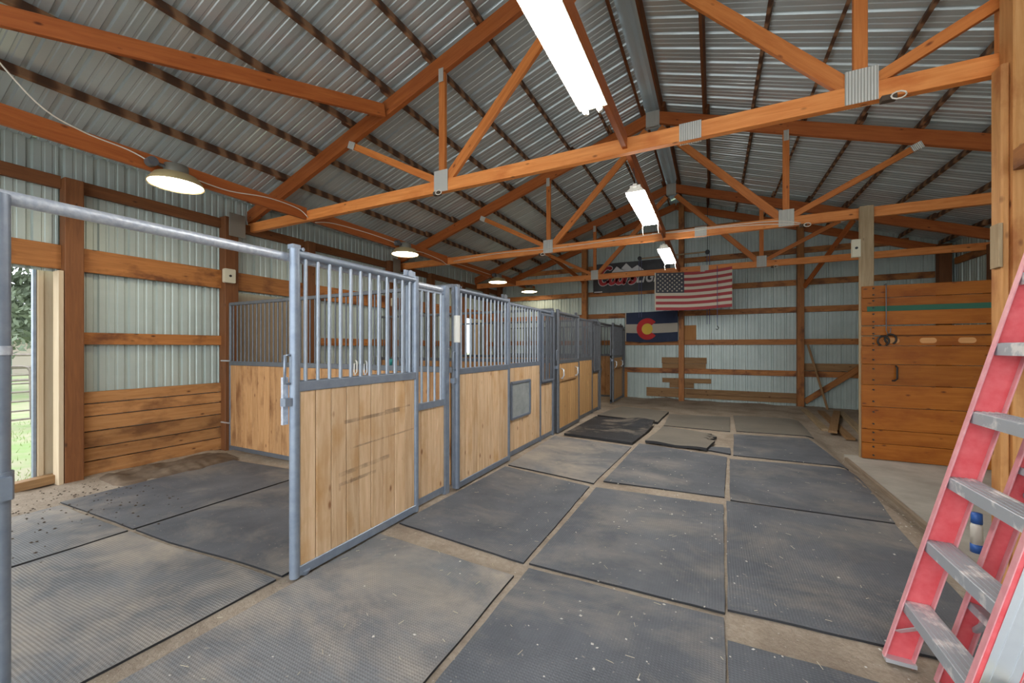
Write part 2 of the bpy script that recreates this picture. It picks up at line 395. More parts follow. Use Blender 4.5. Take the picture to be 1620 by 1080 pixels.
PX_L = [-1.15, -1.76, -2.49, -3.2, -3.9, -4.63, -5.365, -6.11, -6.86]
PX_R = [-.83, -.12, .59, 1.29, 1.98, 2.67, 3.38, 4.1, 4.82]
bays = [(-3.2, .49), (.49, 4.15), (4.15, 7.81), (7.81, 11.47), (11.47, 13.06)]
for side, xs in ((-1, PX_L), (1, PX_R)):
    nrm = Vector((side*sn, 0, cs))
    for i, x in enumerate(xs):
        for k, (a, b_) in enumerate(bays):
            off = .021 if k % 2 else -.021
            c = Vector((x+off, 0, zt(x+off)))+nrm*(PH/2)
            mat = 'purlin_red' if (i < 1 or (side > 0 and i < 2)) else 'purlin'
            board('purlin', ceil, (c.x, a-.16, c.z), (c.x, min(b_+.16, 13.06), c.z), .04, PH-.002, mat, up=nrm)

# ---------------------------------------------------------------- walls
def wall_post(parent, x, y, z0, z1, wx, wy, mat): return board('post', parent, (x, y, z0), (x, y, z1), wx, wy, mat, up=(0, 1, 0), b=.006)
wl = link('wall_left', None, T(XL, 0, -.3)); tag(wl, 'left barn wall of pale green ribbed siding on timber posts and girts', kind='structure')
OPEN_L = [(.42, 1.90, 2.38), (3.88, 5.06, 2.38), (10.6, 11.85, 2.40)]     # y0, y1, head height
ZE = zt(XL)+PH+.03
def left_sheet(y0, y1, z0, z1):
    # local x -> -Y so that the outward z axis points to -X
    n = max(1, math.ceil((y1-y0)/MOD-1e-6)); n = min(n, 3)
    P = [(x, z) for x, z in sheet_prof(n) if x < (y1-y0)-1e-6]
    xe = y1-y0; P.append((xe, 0))
    v = []
    for x, z in P: v += [(-z, x, z0), (-z, x, z1)]
    mb = MB().add(v, [(2*i, 2*i+1, 2*i+3, 2*i+2) for i in range(len(P)-1)])
    me = mb.mesh('sheet', 'siding'); return link('siding_sheet', me, T(XL, y0, 0), wl)
def split_sheets(y0, y1, z0, z1):
    y = y0
    while y < y1-1e-4:
        left_sheet(y, min(y+.9144, y1), z0, z1); y += .9144
ys = -3.2
for a, b_, hh in OPEN_L+[(YB, YB, 0)]:
    split_sheets(ys, a, -.42, ZE); 
    if b_ > a: split_sheets(a, b_, hh, ZE)
    ys = b_
LP = [-2.9, .33, 1.985, 3.76, 5.20, 7.40, 8.95, 10.50, 12.0]
for i, y in enumerate(LP):
    big = y in (3.76, 7.40, .33, -2.9)
    wall_post(wl, -6.99 if not big else -6.985, y, -.42, 3.5 if not big else 3.55, .17, .165 if not big else .20, 'post')
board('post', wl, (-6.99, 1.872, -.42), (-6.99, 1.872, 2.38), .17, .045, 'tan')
board('post', wl, (-6.99, 5.115, -.42), (-6.99, 5.115, 2.38), .15, .045, 'tan_dark')
edges = LP+[13.0]
for i in range(len(edges)-1):
    a, b_ = edges[i]+.085, edges[i+1]-.085
    board('girt', wl, (-7.035, a, 2.555), (-7.035, b_, 2.555), .05, .29, 'girt')
    board('girt', wl, (-7.05, a, 3.455), (-7.05, b_, 3.455), .06, .15, 'post')
    mid = (a+b_)/2
    if not any(o[0]-.1 < mid < o[1]+.1 for o in OPEN_L):
        board('girt', wl, (-7.04, a, 1.58), (-7.04, b_, 1.58), .045, .15, 'girt')
        zz = [.912, .757, .595, .405, .20, .03, -.16, -.34]
        for k in range(len(zz)-1):
            board('kick_plank', wl, (-7.045+.004*(k % 2), a, (zz[k]+zz[k+1])/2), (-7.045+.004*(k % 2), b_, (zz[k]+zz[k+1])/2), .045, zz[k]-zz[k+1]-.013, 'kick')
board('door_sill', wl, (-7.08, .42, -.17), (-7.08, 1.9, -.10), .14, .10, 'dullwood')
# paddock doors hung on the outside of the left wall
def slab_door(name, label, y0, y1, mat, x=-7.205, group=None):
    t = thing(name, label, 'door', (x, (y0+y1)/2, -.38), group)
    board('panel', t, (x, (y0+y1)/2, -.34), (x, (y0+y1)/2, 2.42), .04, y1-y0, mat, up=(0, 1, 0))
    board('edge_trim', t, (x-.005, y0-.015, -.34), (x-.005, y0-.015, 2.42), .06, .03, 'galv', up=(0, 1, 0))
    board('stile', t, (x+.03, y0+.03, -.34), (x+.03, y0+.03, 2.42), .02, .05, 'tan', up=(0, 1, 0))
    return t
slab_door('paddock_door', 'tan paddock door slid almost open in the nearest stall with grass beyond', 1.745, 2.9, 'tan')
slab_door('paddock_door', 'tan plywood paddock door closed behind the barred stall divider', 3.80, 5.25, 'tan_dark')
slab_door('paddock_door', 'tan paddock door half open, bright daylight beside it, seen through stall bars', 11.40, 12.6, 'tan')

wb = link('wall_back', None, T(XR, YB, -.3)); tag(wb, 'back gable wall of pale green ribbed siding on brown girts and posts', kind='structure')
def back_sheet(x0, n):
    P = sheet_prof(n); v = []
    for x, z in P:
        xx = x0+x
        v += [(x, z, -.42), (x, z, zt(xx)+PH+.02)]
    me = MB().add(v, [(2*i, 2*i+2, 2*i+3, 2*i+1) for i in range(len(P)-1)]).mesh('sheet', 'siding')
    link('siding_sheet', me, T(x0, YB, 0), wb)
x = XL
while x < XRW-.01:
    back_sheet(x, 3 if x+3*MOD < XRW+.06 else max(1, int((XRW-x)/MOD+1.2))); x += 3*MOD
BP = [(-6.95, .16), (-3.77, .17), (-.83, .15), (2.07, .15), (4.83, .22)]
for x, wd in BP: wall_post(wb, x, YB-.17, -.42, zt(x)-.02, wd, .17, 'girt' if abs(x) < 4 else 'post')
for z in (.763, 1.615, 2.477, 3.2, 4.05, 4.95):
    half = (5.83-z)*3 if z > 3.6 else 99
    for i in range(len(BP)-1):
        a, b_ = BP[i][0]+BP[i][1]/2, BP[i+1][0]-BP[i+1][1]/2
        a, b_ = max(a, XR-half+.1), min(b_, XR+half-.1)
        if b_-a > .3: board('girt', wb, (a, YB-.045, z), (b_, YB-.045, z), .05, .15, 'girt')
for side in (-1, 1):
    xe = XL+.05 if side < 0 else XRW-.05
    board('rafter', wb, (XR, YB-.06, zt(XR)-.12), (xe, YB-.06, zt(xe)-.12), .05, .2, 'chord')
for p0, p1, h, mt in [((-1.395, 1.075), (-.16, 1.075), .18, 'dullwood'), ((-1.38, .91), (-.18, .91), .14, 'dullwood'), ((-1.38, .47), (-.04, .48), .135, 'dullwood'),
                  ((-1.17, .33), (-.50, .33), .15, 'dullwood'), ((-1.84, .10), (2.0, .10), .27, 'dullwood'), ((-.70, .155), (2.0, .155), .12, 'dullwood'), ((2.17, .95), (4.7, .95), .19, 'dullwood')]:
    off = .068 if mt == 'dullwood' else .05
    if p0[0] < -.6 and p1[0] > -1 and p0[1] > .2: pass
    board('patch_board', wb, (p0[0], YB-.045-(.05 if (p0[0] == -.70 or p0[0] > 2) else 0), p0[1]), (p1[0], YB-.045-(.05 if (p0[0] == -.70 or p0[0] > 2) else 0), p1[1]), .03, h, mt)
board('patch_board', wb, (-.60, YB-.05, 1.69), (-.60, YB-.05, 2.12), .02, .33, 'ply', up=(1, 0, 0))
board('patch_board', wb, (-2.495, YB-.09, -.12), (-2.495, YB-.09, .70), .03, .16, 'ply', up=(1, 0, 0))
board('brace', wb, (2.17, YB-.13, .03), (3.75, YB-.13, 1.30), .04, .14, 'girt', up=(0, 0, 1))
board('brace', wb, (2.14, YB-.25, 3.05), (2.85, YB-1.5, 4.35), .04, .12, 'chord')
board('brace', wb, (-3.77, YB-.25, 3.6), (-4.5, YB-1.5, 4.3), .04, .12, 'chord')

wr = link('wall_right', None, T(XRW, 8, -.3)); tag(wr, 'right barn wall of ribbed siding beyond the plank partition', kind='structure')
y = -3.2
while y < YB-.01:
    n = 3; P = [(x, z) for x, z in sheet_prof(n) if x < YB-y-1e-6]; P += [(YB+.02-y, 0)] if y+.9144 > YB else []; v = []
    for x, z in P: v += [(z, x, -.42), (z, x, zt(XRW)+PH+.03)]
    me = MB().add(v, [(2*i, 2*i+2, 2*i+3, 2*i+1) for i in range(len(P)-1)]).mesh('sheet', 'siding')
    link('siding_sheet', me, T(XRW, y, 0), wr); y += .9144
for y in TY: wall_post(wr, 4.93, y-.25, -.42, 3.5, .17, .2, 'post')
for z in (1.58, 2.5, 3.45): board('girt', wr, (4.99, -3.2, z), (4.99, 12.8, z), .045, .15, 'girt')

# ---------------------------------------------------------------- roof trusses
def truss(Y, label, plates=True):
    t = thing('roof_truss', label, 'roof truss', (XR, Y, ZC-.08), 'roof trusses')
    th = .074
    L, R = (-3.05, 1.06); S = -.19
    board('bottom_chord', t, (-7.08, Y, ZC), (S, Y, ZC), th, .15, 'truss')
    board('bottom_chord', t, (S, Y, ZC), (4.98, Y, ZC), th, .15, 'truss')
    hd = .22
    for side, xe in ((-1, -7.12), (1, 5.02)):
        z0, z1 = zt(XR)-hd/2*1.05, zt(xe)-hd/2*1.05
        board('top_chord', t, (XR, Y, z0), (xe, Y, z1), th, hd-.012, 'chord')
    for px, ox in ((L, -1), (R, 1)):
        xo = px+ox*1.62
        tops = [(px, zt(px)-.22, .09), (xo, zt(xo)-.22, .09), (XR+ox*.12, zt(XR)-.34, .12)]
        for k, (tx, tz, h) in enumerate(tops):
            bx = px+(.0, ox*.09, -ox*.09)[k]
            board('web', t, (bx, Y, ZC+.09), (tx, Y, tz), th-.022, h, 'web', up=(0, 0, 1) if k else (1, 0, 0))
    for sy in (-1, 1):
        yy = Y+sy*(th/2+.004)
        def plate(x, z, wd, h, ang=0):
            key = ('p', wd, h)
            if key not in CACHE: CACHE[key] = MB().cbar(wd, h, .004, .001).mesh('plate', 'gusset')
            link('gusset_plate', CACHE[key], T(x, yy, z) @ Matrix.Rotation(-ang, 4, 'Y') @ Matrix.Rotation(math.pi/2, 4, 'X'), t)
        plate(L, ZC+.06, .21, .27); plate(R, ZC+.06, .21, .27); plate(S, ZC, .19, .165)
        plate(XR, zt(XR)-.16, .24, .28)
        for px, ox in ((L, -1), (R, 1)):
            plate(px, zt(px)-.26, .07, .17); xo = px+ox*1.62
            plate(xo-ox*.05, zt(xo)-.25, .13, .10, ox*.42)
    return t
truss(TY[0], 'orange timber roof truss above the open barn end')
truss(TY[1], 'big orange timber roof truss ending on the amber post behind the red ladder')
truss(TY[2], 'orange timber roof truss with white cables stapled on and a grey post nailed to it')
truss(TY[3], 'orange timber roof truss with the red striped flag hung from its bottom chord')

# lateral beams between the trusses, each bay a separate timber
segs = [(-3.2, .45), (.53, 4.11), (4.19, 7.77), (7.85, 11.43), (11.51, 12.95)]
names = ['over the open end', 'with the nearest dome lamp', 'with the second dome lamp', 'with the third dome lamp', 'with the farthest dome lamp at the back wall']
for (a, b_), nm in zip(segs, names):
    o = board('tie_beam', None, (-5.6, a, 3.52), (-5.6, b_, 3.52), .05, .18, 'chord')
    tag(o, 'brown timber tie beam above the stalls '+nm, 'beam', 'tie beams over the stalls')
names = ['over the open end', 'carrying the nearest tube light', 'between the two big trusses over a tube light', 'carrying the farthest tube light', 'at the back wall']
for (a, b_), nm in zip(segs, names):
    o = board('ridge_tie_beam', None, (-.79, a, 3.53), (-.79, b_, 3.53), .05, .14, 'chord')
    tag(o, 'red brown tie beam under the ridge '+nm, 'beam', 'tie beams under the ridge')
d = Vector((-1.18, -3.03, -.515))
o = board('wind_brace', None, (-3.97, 4.08, 4.66), Vector((-3.97, 4.08, 4.66))+d*1.19, .05, .17, 'chord'); tag(o, 'diagonal red brown brace nailed under the roof beside the nearest big truss', 'brace')
# eave brackets of the wall posts
for y in (3.93, 7.6):
    o = board('eave_plate', wl, (-6.88, y-.1, 3.25), (-6.88, y-.1, 3.62), .012, .25, 'lamp_cap', up=(0, 1, 0))

# ---------------------------------------------------------------- right side posts, slab, partition
t = thing('timber_post', 'tall amber timber post standing behind the red ladder', 'post', (1.92, 4.0, -.26))
board('ply', t, (1.912, 4.02, -.26), (1.912, 4.02, zt(1.95)-.05), .19, .16, 'rpost', up=(0, 1, 0), b=.008)
board('ply', t, (1.794, 4.03, -.26), (1.794, 4.03, 3.415), .042, .12, 'rpost', up=(0, 1, 0), b=.01)
board('ply', t, (1.945, 4.26, -.26), (1.945, 4.26, zt(1.945)-.25), .11, .13, 'truss', up=(0, 1, 0), b=.008)
board('splice_block', t, (1.762, 4.0, 2.02), (1.762, 4.0, 2.32), .022, .10, 'grey_wood', up=(0, 1, 0))
o = MB().box((1.80, 2.55, -.40), (5.0, 7.80, -.17)).build('concrete_slab', 'concrete'); tag(o, 'low stained concrete slab beneath the plank partition', kind='structure')
o = board('curb_board', None, (1.775, 3.0, -.225), (1.785, 7.6, -.225), .04, .10, 'dirtyboard'); tag(o, 'dirty timber curb along the edge of the concrete slab', 'curb')
o = board('grey_post', None, (2.045, 7.71, -.24), (2.045, 7.71, 3.57), .165, .06, 'grey_wood', up=(0, 1, 0), b=.006); tag(o, 'weathered grey timber post at the free end of the orange plank partition', 'post')
t = thing('plank_partition', 'varnished orange plank partition with a green painted stripe', 'partition', (3.4, 7.66, -.17))
zz = [-.165, .07, .27, .60, .92, 1.22, 1.49, 1.63, 1.79, 2.0, 2.19, 2.37]
for k in range(len(zz)-1):
    board('plank', t, (1.975, 7.645+.004*(k % 2), (zz[k]+zz[k+1])/2), (4.95, 7.645+.004*(k % 2), (zz[k]+zz[k+1])/2), .045, zz[k+1]-zz[k]-(.006 if k != 7 else .03), 'partition')
board('gap_shade_board', t, (2.2, 7.675, 1.64), (4.95, 7.675, 1.64), .02, .12, 'post')  # dark board added behind the open gap, stands in for the ledge shadow
board('green_stripe', t, (2.03, 7.6205, 2.03), (4.95, 7.6205, 2.03), .006, .075, 'green_paint')
board('stud', t, (4.6, 7.70, -.17), (4.6, 7.70, 2.37), .09, .05, 'grey_wood', up=(0, 1, 0))
for x in (2.30, 2.69, 3.08):
    mb = MB(); q = [(x+s_*.05+.038*math.sin(s_*a), 1.565+.038*math.cos(s_*a)*s_) for s_ in (1, -1) for a in [k_*math.pi/8 for k_ in range(9)]]
    nq = len(q); mb.add([(a, 7.612, b_) for a, b_ in q]+[(a, 7.624, b_) for a, b_ in q], [tuple(range(nq-1, -1, -1)), tuple(range(nq, 2*nq))]+[(i, (i+1) % nq, nq+(i+1) % nq, nq+i) for i in range(nq)])
    mb.build('wooden_block', 'worn', t, loc=(x, 7.615, 1.575))
mb = MB()
for k in range(len(zz)-1):
    for f in (.25, .78):
        z = zz[k]+(zz[k+1]-zz[k])*f; mb.cyl((2.10, 7.60, z), (2.10, 7.63, z), .011, 8)
nl = mb.build('nail_heads', 'black', t); nl['kind'] = 'stuff'
mb = MB(); mb.sweep([(2.35, 7.62, 1.20), (2.35, 7.575, 1.18), (2.35, 7.57, 1.02), (2.33, 7.6, .99), (2.31, 7.62, .99)], .012, 8); mb.build('door_handle', 'iron', t)
# horseshoes on a hanging rod
t = thing('horseshoe_hanger', 'thin metal rod hook hung over the top of the plank partition', 'hook', (2.235, 7.58, 2.37))
MB().sweep([(2.235, 7.66, 2.378), (2.235, 7.595, 2.385), (2.235, 7.588, 2.3), (2.235, 7.588, 1.72), (2.25, 7.575, 1.66), (2.275, 7.57, 1.68), (2.28, 7.57, 1.75)], .006, 6).build('rod', 'galv_mid', t)
for x, z, rot, dy, lab in ((2.20, 1.56, .25, 7.575, 'dark iron horseshoe hanging in front on the partition hook'), (2.285, 1.585, -.25, 7.59, 'dark iron horseshoe hanging behind the other on the partition hook')):
    pts = []
    for k in range(17):
        a = math.radians(-65+310*k/16)
        pts.append((x+.062*math.cos(a)*1.0, dy, z+.07*math.sin(a)))
    mb = MB().sweep(pts, .013, 6); o = mb.build('horseshoe', 'iron', loc=(x, dy, z)); tag(o, lab, 'horseshoe')
# electrical boxes
def ebox(name, label, c, sx, sy, sz, face, mat='cream'):
    t = thing(name, label, 'electrical box', c)
    mb = MB(); mb.cbar(sx, sy, sz, .012, T(*c)); mb.build('housing', mat, t)
    f = Vector(face); mb = MB(); p = Vector(c)+Vector((f.x*sx/2, f.y*sy/2, f.z*sz/2))
    mb.cyl(p-f*.004, p+f*.012, .018, 10); mb.build('socket', 'black', t); return t
ebox('switch_box', 'white switch box on the timber post at the left wall', (-6.87, 3.70, 2.60), .07, .16, .22, (1, 0, 0))
ebox('switch_box', 'cream switch box on the side of the weathered grey post', (1.918, 7.69, 2.95), .10, .06, .27, (0, -1, 0))
ebox('switch_box', 'small pale switch box on a dark post deep in the stalls', (-6.87, 7.38, 2.55), .06, .14, .2, (1, 0, 0))
for x, yk, lab in ((1.22, 1, 'coil of white cord on a box under the nearest big truss'), (-3.1, 1, 'white cord loop hanging under the toothed plate of the nearest big truss'), (1.28, 2, 'dark socket box where the white cables end on the truss'), (-3.2, 2, 'round pale socket under the chord of the cabled truss'), (1.3, 3, 'small dark socket box under the flag truss')):
    Y = TY[yk]-.05; t = thing('chord_socket', lab, 'socket', (x, Y, ZC-.1))
    MB().beam((x-.045, Y, ZC-.095), (x+.045, Y, ZC-.095), .06, .042).build('socket_box', 'clod', t)
    pts = [(x+.05+.045*math.cos(a/10*2*math.pi), Y-.04, ZC-.10+.028*math.sin(a/10*2*math.pi)) for a in range(11)]
    MB().sweep(pts, .006, 6).build('cord_loop', 'wire', t)

# ---------------------------------------------------------------- stall fronts
XS = -2.45
def bars(parent, y0, y1, z0, z1, x, n, mat='galv'):
    for k in range(n):
        y = y0+(y1-y0)*(k+.5)/n; rod('bar', parent, (x, y, z0), (x, y, z1), .0115, mat)
def planks_v(parent, y0, y1, z0, z1, x, n, mat, th=.036):
    ws = [random.uniform(.92, 1.08) for _ in range(n)]; s = sum(ws); y = y0
    for k in range(n):
        wd = (y1-y0)*ws[k]/s
        board('plank', parent, (x+.0015*(k % 2), y+wd/2, z0), (x+.0015*(k % 2), y+wd/2, z1), wd-.004, th, mat, up=(1, 0, 0), b=.005); y += wd
def frame_part(name, t, y0, y1, x, zs, zb, ztop, mat, r=.03, mid=None):
    mb = MB()
    for y in (y0+r, y1-r): mb.cyl((x, y, zb), (x, y, ztop), r, 14)
    mb.cyl((x, y0+r, ztop-.03), (x, y1-r, ztop-.03), .027, 12)
    mb.beam((x, y0+r, zs), (x, y1-r, zs), .05, .064)
    mb.beam((x, y0+r, zb+.034), (x, y1-r, zb+.034), .05, .064)
    return mb.build(name, mat, t)
def stall_front(k, label, opened, wood_mat, met, feeder=False):
    y0 = .5+3.05*k; dark = k > 1
    t = thing('horse_stall', label, 'horse stall', (XS, y0, -.02), 'stall fronts along the aisle')
    # posts and header
    MB().cyl((XS, y0, -.06), (XS, y0, 2.06), .029, 14).build('post', met if k else 'galv', t)
    mb = MB().box((XS-.025, y0+2.835, -.05), (XS+.03, y0+2.905, 2.09)); mb.build('post', met, t)
    MB().cyl((XS-.02, y0, 2.055), (XS-.02, y0+2.9, 2.055), .028, 14).build('header_rail', 'galv_bright' if k == 0 else met, t)
    # fixed panel
    f0, f1, fd = y0+1.2, y0+2.84, y0+2.33
    mb = MB()
    mb.box((XS-.025, f0, -.04), (XS+.012, f0+.05, 2.05)); mb.box((XS-.025, fd-.02, -.02), (XS+.02, fd+.02, 2.05))
    mb.box((XS-.022, f0, 1.187), (XS+.012, fd, 1.25)); mb.box((XS-.022, f0, .0), (XS+.012, f1, .064))
    mb.box((XS-.022, fd, .885), (XS+.025, f1, .945)); mb.box((XS-.015, fd, 2.0), (XS+.01, f1, 2.018))
    fp = mb.build('fixed_panel', met, t)
    bars(fp, f0+.05, fd-.02, 1.25, 2.05, XS-.005, 11, 'galv_bar' if k < 2 else met)
    bars(fp, fd+.02, f1, .945, 2.01, XS+.004, 5, 'galv_bar' if k < 1 else met)
    planks_v(fp, f0+.05, fd-.02, .064, 1.187, XS-.008, 7, wood_mat)
    planks_v(fp, fd+.02, f1, .064, .885, XS-.008, 4, wood_mat)
    if k:   # feeding flap standing proud of the drop grille
        mb = MB()
        for a, b_ in (((XS+.05, fd+.02, .93), (XS+.05, fd+.02, 2.0)), ((XS+.05, f1-.02, .93), (XS+.05, f1-.02, 2.0)), ((XS+.05, fd+.02, .93), (XS+.05, f1-.02, .93)), ((XS+.05, fd+.02, 1.99), (XS+.05, f1-.02, 1.99))): mb.beam(a, b_, .025, .03)
        fg = mb.build('feed_grille', met, t)
        for q in range(7): rod('bar', fg, (XS+.05, fd+.06+(f1-fd-.1)*q/6, .94), (XS+.05, fd+.06+(f1-fd-.1)*q/6, 1.98), .008, 'galv_mid')
    if feeder:
        mb = MB(); y1, y2, z1, z2 = f0+.09, f0+.70, .50, .985; xx = XS+.022
        for a, b_ in (((xx, y1, z1), (xx, y1, z2)), ((xx, y2, z1), (xx, y2, z2)), ((xx, y1, z1), (xx, y2, z1)), ((xx, y1, z2), (xx, y2, z2))): mb.beam(a, b_, .03, .035)
        fd_ = mb.build('feed_hatch', 'galv_dark', t)
        MB().box((XS+.012, y1, z1), (XS+.02, y2, z2)).build('hatch_plate', 'hatch', fd_)
    # sliding door
    dy = y0+(1.145 if opened else -.085); xd = XS+.06; mt = met
    dr = frame_part('sliding_door', t, dy, dy+1.225, xd, 1.217, .0, 2.10, mt, .031)
    mb = MB(); mb.box((xd-.03, dy+.005, 2.095), (xd+.02, dy+.06, 2.125)); mb.cyl((xd-.04, dy+.07, 2.10), (xd+.03, dy+.07, 2.10), .012, 8); mb.cyl((xd-.04, dy+1.15, 2.12), (xd-.01, dy+1.15, 2.12), .035, 12); mb.box((xd-.035, dy+1.08, 2.09), (xd-.02, dy+1.22, 2.15)); mb.build('roller_bracket', 'galv_mid' if k else 'galv', dr)
    bars(dr, dy+.062, dy+1.163, 1.25, 2.06, xd, 12, 'galv_bar' if k < 2 else mt)
    planks_v(dr, dy+.058, dy+1.167, .066, 1.186, xd, 9, wood_mat, .032)
    mb = MB(); hy = dy-.035
    mb.sweep([(xd, dy, 1.42), (xd, hy, 1.42), (xd, hy, 1.24), (xd, dy, 1.24)], .009, 6); mb.box((xd-.03, hy-.01, 1.10), (xd+.02, dy, 1.15)); mb.build('latch_handle', 'galv', dr)
    if k == 0:
        MB().cyl((xd, dy+.10, .0), (xd+.012, dy+.10, .03), .03, 10).build('floor_roller', 'galv', dr)
        MB().box((xd-.045, dy-.03, .98), (xd-.025, dy+.005, 1.28)).build('strike_plate', 'galv_bright', dr)
        mb = MB(); mb.cyl((XS, y0, .88), (XS, y0, .99), .037, 14); mb.box((XS+.03, y0-.02, .89), (XS+.06, y0+.02, .975)); mb.build('pipe_clamp', 'galv', t); MB().cyl((XS, y0, 1.44), (XS, y0, 1.475), .033, 14).build('pipe_band', 'galv_bright', t)
    if k == 1: MB().cyl((xd, dy+.031, 1.52), (xd, dy+.031, 1.80), .034, 12).build('white_tape', 'white', dr)
    if k >= 2:
        for q in (.14, .95):
            MB().sweep([(xd+.02, dy+q, 1.10), (xd+.07, dy+q, 1.08), (xd+.075, dy+q, .98), (xd+.05, dy+q, .93), (xd+.02, dy+q, .93)], .014, 8).build('pull_hook', 'alu_plate', dr)
        board('hanging_rail', dr, (xd+.03, dy+.1, .90), (xd+.03, dy+1.0, .90), .03, .04, 'dullwood')
    return t
stall_front(0, 'nearest stall front with its sliding door rolled open under a frosted pipe', True, 'stall', 'galv')
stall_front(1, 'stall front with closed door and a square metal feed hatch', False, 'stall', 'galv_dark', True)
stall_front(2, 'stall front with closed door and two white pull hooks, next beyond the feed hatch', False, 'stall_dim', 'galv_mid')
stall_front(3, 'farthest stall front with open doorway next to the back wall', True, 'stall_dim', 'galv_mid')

def divider(k, label, mat, met):
    y = .5+3.05*(k+1)+.07; x0, x1 = -2.52, -6.68; zb = -.1
    t = thing('stall_divider', label, 'stall divider', ((x0+x1)/2, y, zb), 'dividers between stalls')
    mb = MB()
    for x in (x0, x1): mb.cyl((x, y, zb-.02), (x, y, 2.13), .022, 10)
    mb.beam((x0, y, 2.135), (x1, y, 2.135), .045, .045); mb.beam((x0, y, 1.225), (x1, y, 1.225), .05, .065); mb.beam((x0, y, zb+.03), (x1, y, zb+.03), .05, .06)
    mb.build('frame', met, t)
    n = 30 if k < 2 else 24
    for q in range(n):
        wd = (x0-x1-.05)/n; x = x1+.025+wd*(q+.5)
        board('plank', t, (x, y+.0015*(q % 2), zb+.06), (x, y+.0015*(q % 2), 1.193), wd-.004, .036, mat, up=(0, 1, 0), b=.005)
    n = 42
    for q in range(n):
        x = x1+.03+(x0-x1-.06)*(q+.5)/n; rod('bar', t, (x, y, 1.255), (x, y, 2.115), .010, met, 6)
    for z in (.3, 1.26): rod('wall_bolt', t, (x1+.02, y-.03, z), (x1-.2, y-.03, z), .012, 'alu_plate')
    return t
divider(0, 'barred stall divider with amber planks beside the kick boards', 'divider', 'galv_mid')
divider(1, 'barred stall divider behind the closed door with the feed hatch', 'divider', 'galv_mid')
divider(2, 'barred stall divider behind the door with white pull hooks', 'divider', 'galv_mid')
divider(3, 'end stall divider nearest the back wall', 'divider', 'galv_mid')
o = MB().cbar(.075, .012, .10, .01, T(-2.78, 3.625, 1.03)).build('wall_socket', 'galv_mid', loc=(-2.78, 3.625, 1.03)); tag(o, 'small dark socket plate on the pine divider planks behind the drop grille', 'socket')
for x, dz, mt, lab in ((-3.42, .07, 'teal', 'teal plastic tub on the divider ledge behind the bars'), (-3.22, .08, 'galv_mid', 'small grey jar on the divider ledge behind the bars'), (-3.08, .05, 'black', 'black plastic cap on the divider ledge behind the bars')):
    mb = MB().lathe([(0, 0), (.035, 0), (.045, dz), (.04, dz+.006), (0, dz+.006)], 12, T(x, 3.62, 1.258)); o = mb.build('ledge_tub', mt, loc=(x, 3.62, 1.258)); tag(o, lab, 'tub')
for x, lab in ((-3.95, 'white snap clip hooked on the divider rail next to the teal tub'), (-3.78, 'grey snap clip hooked on the divider rail')):
    mb = MB().sweep([(x, 3.58, 1.31), (x+.03, 3.575, 1.29), (x+.03, 3.575, 1.17), (x, 3.575, 1.13), (x-.02, 3.575, 1.17), (x-.02, 3.58, 1.27)], .009, 6); o = mb.build('snap_clip', 'alu_plate' if x > -3.9 else 'white', loc=(x, 3.58, 1.15)); tag(o, lab, 'clip')
# bucket and dark blanket visible in the farthest stall
t = thing('water_bucket', 'blue grey bucket hung in the farthest stall doorway', 'bucket', (-2.9, 11.2, .45))
MB().lathe([(0, 0), (.13, 0), (.17, .32), (.16, .32), (.125, .02), (0, .02)], 18, T(-3.0, 11.4, .55)).build('pail', 'galv_dark', t)
MB().sweep([(-3.0+.165*math.cos(a*math.pi/8), 11.4, .87+.15*math.sin(a*math.pi/8)) for a in range(9)], .006, 6).build('bail', 'iron', t)
mb = MB(); mb.beam((-3.35, 12.45, 1.1), (-3.35, 12.45, 1.95), .30, .05, up=(0, 1, 0)); o = mb.build('saddle_pad', 'black', loc=(-3.3, 12.4, 1.1)); tag(o, 'dark pad hanging inside the farthest stall doorway', 'pad')
t = thing('lead_rope', 'red strap hanging in the gap beside the closed hook door', 'strap', (-2.47, 6.50, .3))
MB().sweep([(-2.50, 6.48, .8), (-2.485, 6.485, .5), (-2.50, 6.48, .12)], .012, 6).build('strap', 'red', t)

# ---------------------------------------------------------------- rubber mats
def mat_(label, c, mt='mat', th=.007, lift=None, nx=14, ny=20, name='rubber_mat', group='rubber floor mats', seed=0):
    m = MB(); top = []; bot = []
    cx = sum(p[0] for p in c)/4; cy = sum(p[1] for p in c)/4
    for j in range(ny+1):
        for i in range(nx+1):
            u, v = i/nx, j/ny
            x = (c[0][0]*(1-u)+c[1][0]*u)*(1-v)+(c[3][0]*(1-u)+c[2][0]*u)*v
            y = (c[0][1]*(1-u)+c[1][1]*u)*(1-v)+(c[3][1]*(1-u)+c[2][1]*u)*v
            e = .006
            x += e*noise.noise(Vector((x*5+seed, y*5, 1))); y += e*noise.noise(Vector((x*5, y*5+seed, 2)))
            z = floorz(x, y)+.003*noise.noise(Vector((x*3, y*3, seed)))
            if lift:
                dx, dy, dz = lift(u, v); x += dx; y += dy; z += dz
            top.append((x, y, z+th)); bot.append((x, y, z-.006))
    n = len(top); R = nx+1
    m.add(top+bot, [(j*R+i, j*R+i+1, (j+1)*R+i+1, (j+1)*R+i) for j in range(ny) for i in range(nx)], smooth=True)
    ed = [i for i in range(R)]+[j*R+nx for j in range(1, ny+1)]+[ny*R+i for i in range(nx-1, -1, -1)]+[j*R for j in range(ny-1, 0, -1)]
    K = len(ed); m.add([top[e] for e in ed]+[bot[e] for e in ed], [(k, K+k, K+(k+1) % K, (k+1) % K) for k in range(K)], mi=1)
    o = m.build(name, [mt, 'mat_edge'], loc=(cx, cy, floorz(cx, cy))); tag(o, label, 'floor mat', group)
    return o
